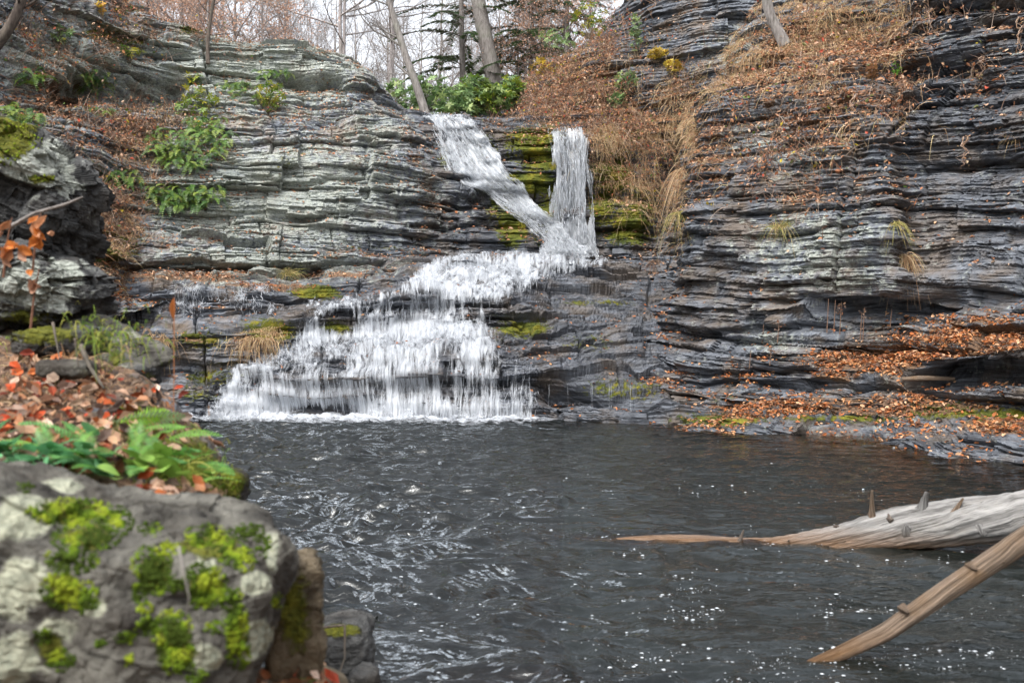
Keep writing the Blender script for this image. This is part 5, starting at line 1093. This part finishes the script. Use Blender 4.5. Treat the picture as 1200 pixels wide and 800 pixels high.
LT = limb_mesh('trunk', [P(1900, 520, 6.0), P(1600, 556, 6.5), P(1330, 588, 7.0), P(1250, 598, 7.2), P(1190, 606, 7.4), P(1120, 614, 7.6), P(1050, 622, 7.75), P(980, 633, 7.85), P(900, 642, 7.95), P(820, 639, 8.0), P(740, 639, 8.1), P(680, 642, 8.15)], [.22, .21, .20, .198, .19, .168, .14, .10, .072, .070, .072, .06], M_DRIFT, root, 72, 440, .26, .8, 3, o0)
_lv = np.zeros(len(LT.data.vertices) * 3, np.float32); LT.data.vertices.foreach_get('co', _lv); LTREE = bvh(_lv.reshape(-1, 3) + o0, [tuple(p.vertices) for p in LT.data.polygons])
def on_log(px, py, Y):
    for dy in range(0, 30, 3):
        co, no, _i, _d = shoot(LTREE, px, py + dy)
        if co is not None: return np.array(co), np.array(no)
    return P(px, py, Y), np.array([0, -.7, .7])
def stub(px, py, tx, ty, r0, Y, mat=M_DRIFT, dark=False):
    a, no = on_log(px, py, Y); b = P(tx, ty, a[1] - .03); a = a - no * .05; limb_mesh('branch_stub', [a, (a * .6 + b * .4), b], [r0 * 1.1, r0 * .62, r0 * .22], mat, root, 16, 30, .38, 4, int(px), o0)
stub(1020, 606, 1022, 572, .030, 7.65, M_BRANCH); stub(1080, 596, 1086, 575, .045, 7.6); stub(1108, 602, 1130, 582, .030, 7.45, M_BRANCH); stub(866, 634, 872, 620, .022, 7.85, M_BARKD); stub(922, 640, 925, 632, .016, 7.75, M_BARKD)
for (px, py, r) in [(980, 614, .028), (1043, 608, .034), (1062, 617, .04), (1152, 625, .045)]:
    c, no = on_log(px, py, 7.5); limb_mesh('knot', [c - no * .06, c, c + no * .022], [r * 1.25, r * .8, r * .3], M_BARKD if px in (1043, 980) else M_DRIFT, root, 16, 16, .35, 2, int(px) + 7, o0)
o0 = P(1040, 740, 5.1); root = empty('branch', o0); setp(root, 'long bare brown branch slanting into the water in front of the log', 'branch')
limb_mesh('branch_wood', [P(1560, 372, 4.8), P(1400, 488, 4.85), P(1300, 560, 4.9), P(1230, 612, 4.95), P(1180, 645, 5.0), P(1100, 698, 5.02), P(1040, 740, 5.0), P(990, 763, 4.96), P(940, 783, 4.93)], [.072, .068, .062, .059, .056, .049, .042, .037, .024], M_BRANCH, root, 32, 320, .10, .6, 9, o0)
for (px, py) in [(1172, 655), (1140, 664), (1060, 714)]:
    c = P(px, py, 4.97); limb_mesh('knot', [c + [0, .05, 0], c, c + [.01, -.03, -.01]], [.022, .016, .006], M_BRANCH, root, 12, 12, .3, 2, px, o0)
# small stick and dead stalks on the right shelf
a = hit(1052, 447) + [0, -.1, .05]; b = hit(1121, 445) + [0, -.1, .06]; bb = P(1121, 444, a[1] - .1)
o0 = a.copy(); root = empty('stick', o0); setp(root, 'bleached stick lying on the leafy shelf of the right cliff', 'stick'); limb_mesh('stick_wood', [a, (a + bb) / 2 + [0, 0, .02], bb], [.035, .045, .03], M_BRANCH, root, 14, 40, .2, 1, 3, o0)
for i, (px, p0, p1, fl) in enumerate([(969, 350, 390, 0), (977, 352, 390, 0), (984, 354, 392, 1), (1011, 360, 400, 1), (1008, 366, 398, 0), (911, 376, 402, 1), (893, 380, 402, 0), (1043, 362, 384, 0), (878, 410, 432, 0), (902, 404, 428, 1)]):
    Y = hit(px, p1)[1] - .12; b = P(px, p1, Y); root = empty('dead_stalk', b); setp(root, 'thin dead brown flower stalk standing on the shelf under the cliff overhang', 'dead plant', 'dead stalks under the cliff overhang')
    st = Bag(); V, Q, T = tube(np.array([b, P(px + 1, (p0 + p1) / 2, Y), P(px + 2, p0, Y)]) - b, [.010, .008, .005], 5); st.add(V, Q, T, (.15, .09, .06)); st.build('stem', M_TWIG, root)
    if fl:
        V, Q, T, c = leaf_arrays(np.array([P(px + r7.normal(1, 3), p0 + r7.uniform(0, 14), Y) for _ in range(16)]) - b, r7.normal(0, 1, (16, 3)), r7.uniform(.04, .08, 16), r7, BRN[r7.integers(0, 5, 16)]); mesh('seed_head', V, Q, T, M_LEAF, root, col=c)

# ------------------------------------------------------------------ trees
def grow(seed, H, r0, lean=0.0, levels=4, first=.35, nb=(7, 10), spread=.75, crown_leaf=None, up=.25, twig_len=.35, twist=.12):
    """returns trunk arrays, branch Bag, list of twig ends"""
    r = np.random.default_rng(seed); br = Bag(); ends = []
    n = 14; t = np.linspace(0, 1, n); wob = np.cumsum(r.normal(0, twist * H / n * .5, (n, 2)), 0); tr = np.stack([lean * H * t + wob[:, 0], wob[:, 1], H * t], 1); rad = r0 * (1 - t) ** .8 + .012; rad[0] *= 1.35
    def rec(p, d, L, rr, lev):
        k = 5; pts = [p]; dd = d
        for _ in range(k - 1):
            dd = nrm(dd + r.normal(0, .16, 3) + np.array([0, 0, up * .18])); pts.append(pts[-1] + dd * L / (k - 1))
        pts = np.array(pts); V, Q, T = tube(pts, np.linspace(rr, max(rr * .45, .0035), k), 4 if lev < 2 else 3, False); br.add(V, Q, None, (1, 1, 1))
        if lev >= levels: ends.append((pts[-1], dd)); ends.append((pts[2], dd)); return
        for _ in range(r.integers(3, 6) if lev < levels - 1 else r.integers(2, 5)):
            s = r.uniform(.25, 1); q = s * (k - 1); i = min(int(q), k - 2); pp = pts[i] + (pts[i + 1] - pts[i]) * (q - i)
            rec(pp, nrm(dd + r.normal(0, spread * .75, 3) + [0, 0, up * .4]), L * r.uniform(.45, .68), max(rr * .5, .004), lev + 1)
    for _ in range(r.integers(*nb)):
        s = r.uniform(first, .98); q = s * (n - 1); i = min(int(q), n - 2); pp = tr[i] + (tr[i + 1] - tr[i]) * (q - i); a = r.uniform(0, 2 * pi)
        rec(pp, nrm(np.array([cos(a), sin(a), r.uniform(.3, 1.1)])), H * (1.05 - s) * r.uniform(.28, .5) + .5, rad[i] * .55, 1)
    return tube(tr, rad, 9), br, ends, r
def tree_proto(name, seed, H, r0, mat=None, leafy=None, nleaf=0, leafsz=(.08, .14), **kw):
    (V, Q, T), br, ends, r = grow(seed, H, r0, **kw); root = empty(name); mat = mat or M_BARK
    mesh('trunk', V, Q, T, mat, root, smooth=True); br.build('branches', mat, root, smooth=True)
    if leafy is not None:
        E = np.array([e[0] for e in ends]); k = r.integers(0, len(E), nleaf); C = E[k] + r.normal(0, .22, (nleaf, 3)); V, Q, T, c = leaf_arrays(C, r.normal(0, 1, (nleaf, 3)), r.uniform(*leafsz, nleaf), r, leafy[r.integers(0, len(leafy), nleaf)] * r.uniform(.7, 1.3, (nleaf, 1)))
        mesh('crown', V, Q, T, M_LEAF, root, col=c)
    return root
M_BARK_HAZE = bark_material('haze_pale_bark', (.19, .17, .165), (.36, .33, .32))  # bark paled in place of haze over the far trees, some truly pale
protos = [tree_proto('bare_tree', 300 + i, [13, 15, 12, 16, 10, 14][i], [.07, .10, .06, .11, .05, .085][i], M_BARK_HAZE if i % 3 else M_BARK, levels=4, first=[.2, .35, .15, .4, .1, .3][i], nb=(12, 18)) for i in range(6)]
ORL = np.array([(.50, .32, .23), (.58, .40, .30), (.46, .26, .17), (.52, .33, .24)])
beeches = [tree_proto('beech_tree', 320 + i, 8 + i, .09, M_BARK_HAZE, ORL, 2600, (.08, .15), levels=4, first=.08, nb=(10, 14), up=.05, spread=.9) for i in range(2)]
PN = {}
for p_ in protos + beeches: PN[p_.name] = kids(p_)
used = set()
def plant(proto, px, Y, scale, label, cat, group, rz=None):
    o = proto if proto.name not in used else copy_tree(proto, ch=PN.get(proto.name))
    used.add(proto.name); x = (px - 600) / FPX * Y; o.location = (x, Y, gz(x, Y) - .2); o.rotation_euler = (0, 0, random.uniform(0, 6.28) if rz is None else rz); o.scale = (scale,) * 3
    return setp(o, label, cat, group)
rt = random.Random(5)
for i in range(95):
    px = rt.uniform(190, 560) if i < 78 else rt.uniform(560, 760); Y = rt.uniform(41, 92) if px < 560 else rt.uniform(46, 80)
    if abs(px - 510) < 40 and Y < 70: Y += 25
    plant(protos[i % 6], px, Y, rt.uniform(.75, 1.25), 'thin bare grey tree in the leafless wood beyond the falls', 'tree', 'bare trees in the wood beyond the falls')
for i, (px, Y, s) in enumerate([(185, 36.5, .6), (215, 37.5, .7), (245, 36.8, .55), (275, 38, .7), (305, 37.5, .6), (335, 39, .65), (160, 37, .6), (120, 36, .6), (200, 41, .8), (262, 42, .8), (640, 46, .8), (605, 48, .8), (668, 45, .8), (690, 44, .7)]):
    plant(beeches[i % 2], px, Y, s, 'small beech still holding pinkish brown leaves on the skyline above the left cliff' if px < 500 else 'beech with orange brown leaves above the leafy bank', 'tree', 'beeches on the left skyline' if px < 500 else 'beeches above the leafy bank')
# conifers
def conifer(seed, H, r0):
    r = np.random.default_rng(seed); root = empty('hemlock_tree'); t = np.linspace(0, 1, 14); tr = np.stack([.1 * np.sin(t * 4), .05 * np.cos(t * 5), H * t], 1); V, Q, T = tube(tr, r0 * .7 * (1 - t) + .015, 9); mesh('trunk', V, Q, T, M_BARK, root, smooth=True)
    br, lf = Bag(), Bag()
    for _ in range(85):
        z = H * r.uniform(.12, .99) ; a = r.uniform(0, 2 * pi); L = (1 - z / H) * H * .26 * r.uniform(.6, 1.2) + .3; k = 7; s = np.linspace(0, 1, k); d = np.array([cos(a), sin(a), 0]); pts = np.array([0, 0, z]) + d * (L * s)[:, None] + np.array([0, 0, 1]) * (L * (.12 * s - .38 * s ** 2))[:, None]
        V, Q, T = tube(pts, np.linspace(.018, .005, k), 3, False); br.add(V, Q, None)
        m = int(75 * L); q = r.uniform(.12, 1, m); C = np.array([0, 0, z]) + d * (L * q)[:, None] + np.array([0, 0, 1]) * (L * (.12 * q - .38 * q ** 2))[:, None]
        side = np.array([-d[1], d[0], 0]); l = r.uniform(.12, .34, m) * (1.15 - .6 * q); sg = r.choice([-1, 1], m); dv = side * sg[:, None] + d * .7 + np.array([0, 0, -.25]) + r.normal(0, .15, (m, 3)); dv = nrm(dv); w = nrm(np.cross(dv, np.array([0, 0, 1.0]) + r.normal(0, .35, (m, 3)))) * .028
        E = C + dv * l[:, None]; Mi = C + dv * (l * .5)[:, None]
        V = np.stack([C, Mi - w, E, Mi + w], 1).reshape(-1, 3); lf.add(V, np.arange(m * 4).reshape(-1, 4), None, np.repeat(np.array([(.045, .085, .035), (.07, .12, .05), (.035, .065, .03), (.09, .13, .05)])[r.integers(0, 4, m)], 4, 0))
    br.build('branches', M_BARKD, root); lf.build('crown', M_GREEN, root); return root
hem = [conifer(1, 15, .16), conifer(2, 12, .13)]
for h_ in hem: PN[h_.name] = kids(h_)
for i, (px, Y, s, lab) in enumerate([(544, 46, 1.35, 'dark hemlock just left of the thick grey pine trunk'), (620, 47, 1.4, 'hemlock right of the thick grey pine trunk'), (640, 62, 1.1, 'taller hemlock behind the orange leaved beeches'), (582, 66, 1.0, 'far hemlock showing behind the thick pine trunk'), (662, 44, .8, 'small hemlock on the crest of the leafy bank'), (340, 60, .8, 'hemlock far back in the bare wood above the left cliff')]):
    plant(hem[i % 2], px, Y, s, lab, 'tree', 'hemlocks beyond the falls')
def big_trunk(name, pts, rad, mat, label, seed, nbr=7, bl=(1.2, 2.6), zr=(.3, 1), crown=True):
    pts = np.array(pts); o0 = pts[0].copy(); root = empty(name, o0); setp(root, label, 'tree'); r = np.random.default_rng(seed)
    limb_mesh('trunk', pts, rad, mat, root, 16, 60, .10, .2, seed, o0)
    br = Bag(); ts = np.linspace(0, 1, len(pts))
    def rec(p, d, L, rr, lev):
        q = [p]; dd = d
        for _ in range(4): dd = nrm(dd + r.normal(0, .18, 3) + [0, 0, .05]); q.append(q[-1] + dd * L / 4)
        V, Q, T = tube(np.array(q), np.linspace(rr, rr * .4, 5), 4, False); br.add(V, Q)
        if lev < 3:
            for _ in range(3): i = r.integers(1, 5); rec(q[i], nrm(dd + r.normal(0, .6, 3)), L * r.uniform(.4, .65), rr * .5, lev + 1)
    for _ in range(nbr):
        s = r.uniform(*zr); p = np.array([np.interp(s, ts, pts[:, i]) for i in range(3)]) - o0; a = r.uniform(0, 2 * pi); rec(p, nrm(np.array([cos(a), sin(a) * .6, r.uniform(.1, .9)])), r.uniform(*bl), np.interp(s, ts, rad) * .35, 1)
    br.build('branches', mat, root, smooth=True); return root
Yp = 45.0
big_trunk('pine_tree', [P(588, 160, Yp), P(580, 97, Yp), P(568, 40, Yp), P(560, 0, Yp), P(548, -80, Yp), P(540, -180, Yp)], [.42, .36, .33, .31, .28, .2], M_BARK, 'thick straight grey pine trunk rising behind the head of the falls', 41, 5, (1.5, 3), (.5, 1))
Yl = 35.5
big_trunk('bare_tree', [P(500, 138, Yl), P(490, 105, Yl), P(476, 68, Yl), P(466, 35, Yl), P(455, 0, Yl), P(440, -60, Yl)], [.17, .14, .125, .115, .10, .07], M_BARK, 'slender brown trunk leaning left over the lip of the slanting fall', 42, 7, (1.0, 2.4), (.25, 1))
Ys = hit(247, 76)[1] - .1
big_trunk('sapling', [P(244, 78, Ys), P(243, 50, Ys), P(247, 20, Ys), P(252, -10, Ys), P(258, -60, Ys)], [.07, .055, .05, .045, .03], M_BARKD, 'grey sapling rooted on the edge of the upper left cliff', 43, 9, (.8, 1.8), (.3, 1))
Yr = hit(918, 50)[1] - .1
big_trunk('bare_tree', [P(921, 56, Yr), P(912, 38, Yr), P(902, 18, Yr), P(897, -5, Yr), P(893, -80, Yr)], [.16, .13, .12, .115, .09], M_BARK, 'smooth grey leaning trunk rooted in dry grass on the right cliff top', 44, 4, (1, 2), (.7, 1))
Yt = 14.0
big_trunk('bare_tree', [P(-60, 120, Yt), P(-10, 60, Yt), P(14, 30, Yt), P(30, -10, Yt), P(46, -60, Yt)], [.09, .08, .07, .06, .05], M_BARKD, 'bare tree with tangled twigs leaning in at the upper left corner', 45, 12, (.8, 2.2), (.2, 1))
rock_shrub(236, 46, 14, 10, 14, 'tiny golden leaved plant at the foot of the sapling', 98, np.array([(.6, .38, .02), (.5, .34, .03)]), leaf=(.07, .12), cat='plant')
rock_shrub(118, 10, 14, 14, 16, 'golden leaf spray near the top of the left cliff', 99, np.array([(.6, .38, .02), (.55, .3, .03)]), leaf=(.07, .12), cat='plant')
# hanging roots and bare vines on the right wall
for i, (px, p0, p1) in enumerate([(1112, 0, 30), (1090, 10, 45), (1168, -10, 30), (1140, 60, 100), (1130, 160, 200), (1150, 66, 95), (1195, 20, 70), (1088, 0, 20), (935, 60, 100), (1000, 110, 150), (765, 0, 40), (905, 80, 120)]):
    Y = hit(px, (p0 + p1) / 2)[1] - .12
    root = empty('vine', P(px, p0, Y)); setp(root, 'bare brown vine dangling over the dark slate wall of the right cliff', 'vine', 'vines hanging on the right cliff'); b = np.array(root.location); st = Bag()
    for q in range(4):
        n = 8; pts = np.array([P(px + r7.normal(0, 3) + np.sin(j * 1.3 + q) * 2, p0 + (p1 - p0) * j / (n - 1) * r7.uniform(.7, 1), Y) for j in range(n)]) - b
        V, Q, T = tube(pts, np.linspace(.010, .004, n), 4, False); st.add(V, Q, None, BRN[q] * 1.5)
    st.build('stem', M_TWIG, root)
    m = 14; V, Q, T, c = leaf_arrays(np.array([P(px + r7.normal(0, 5), r7.uniform(p0, p1), Y) for _ in range(m)]) - b, r7.normal(0, 1, (m, 3)), r7.uniform(.05, .09, m), r7, TAN[r7.integers(0, 6, m)] * .8); mesh('leaves', V, Q, T, M_LEAF, root, col=c)
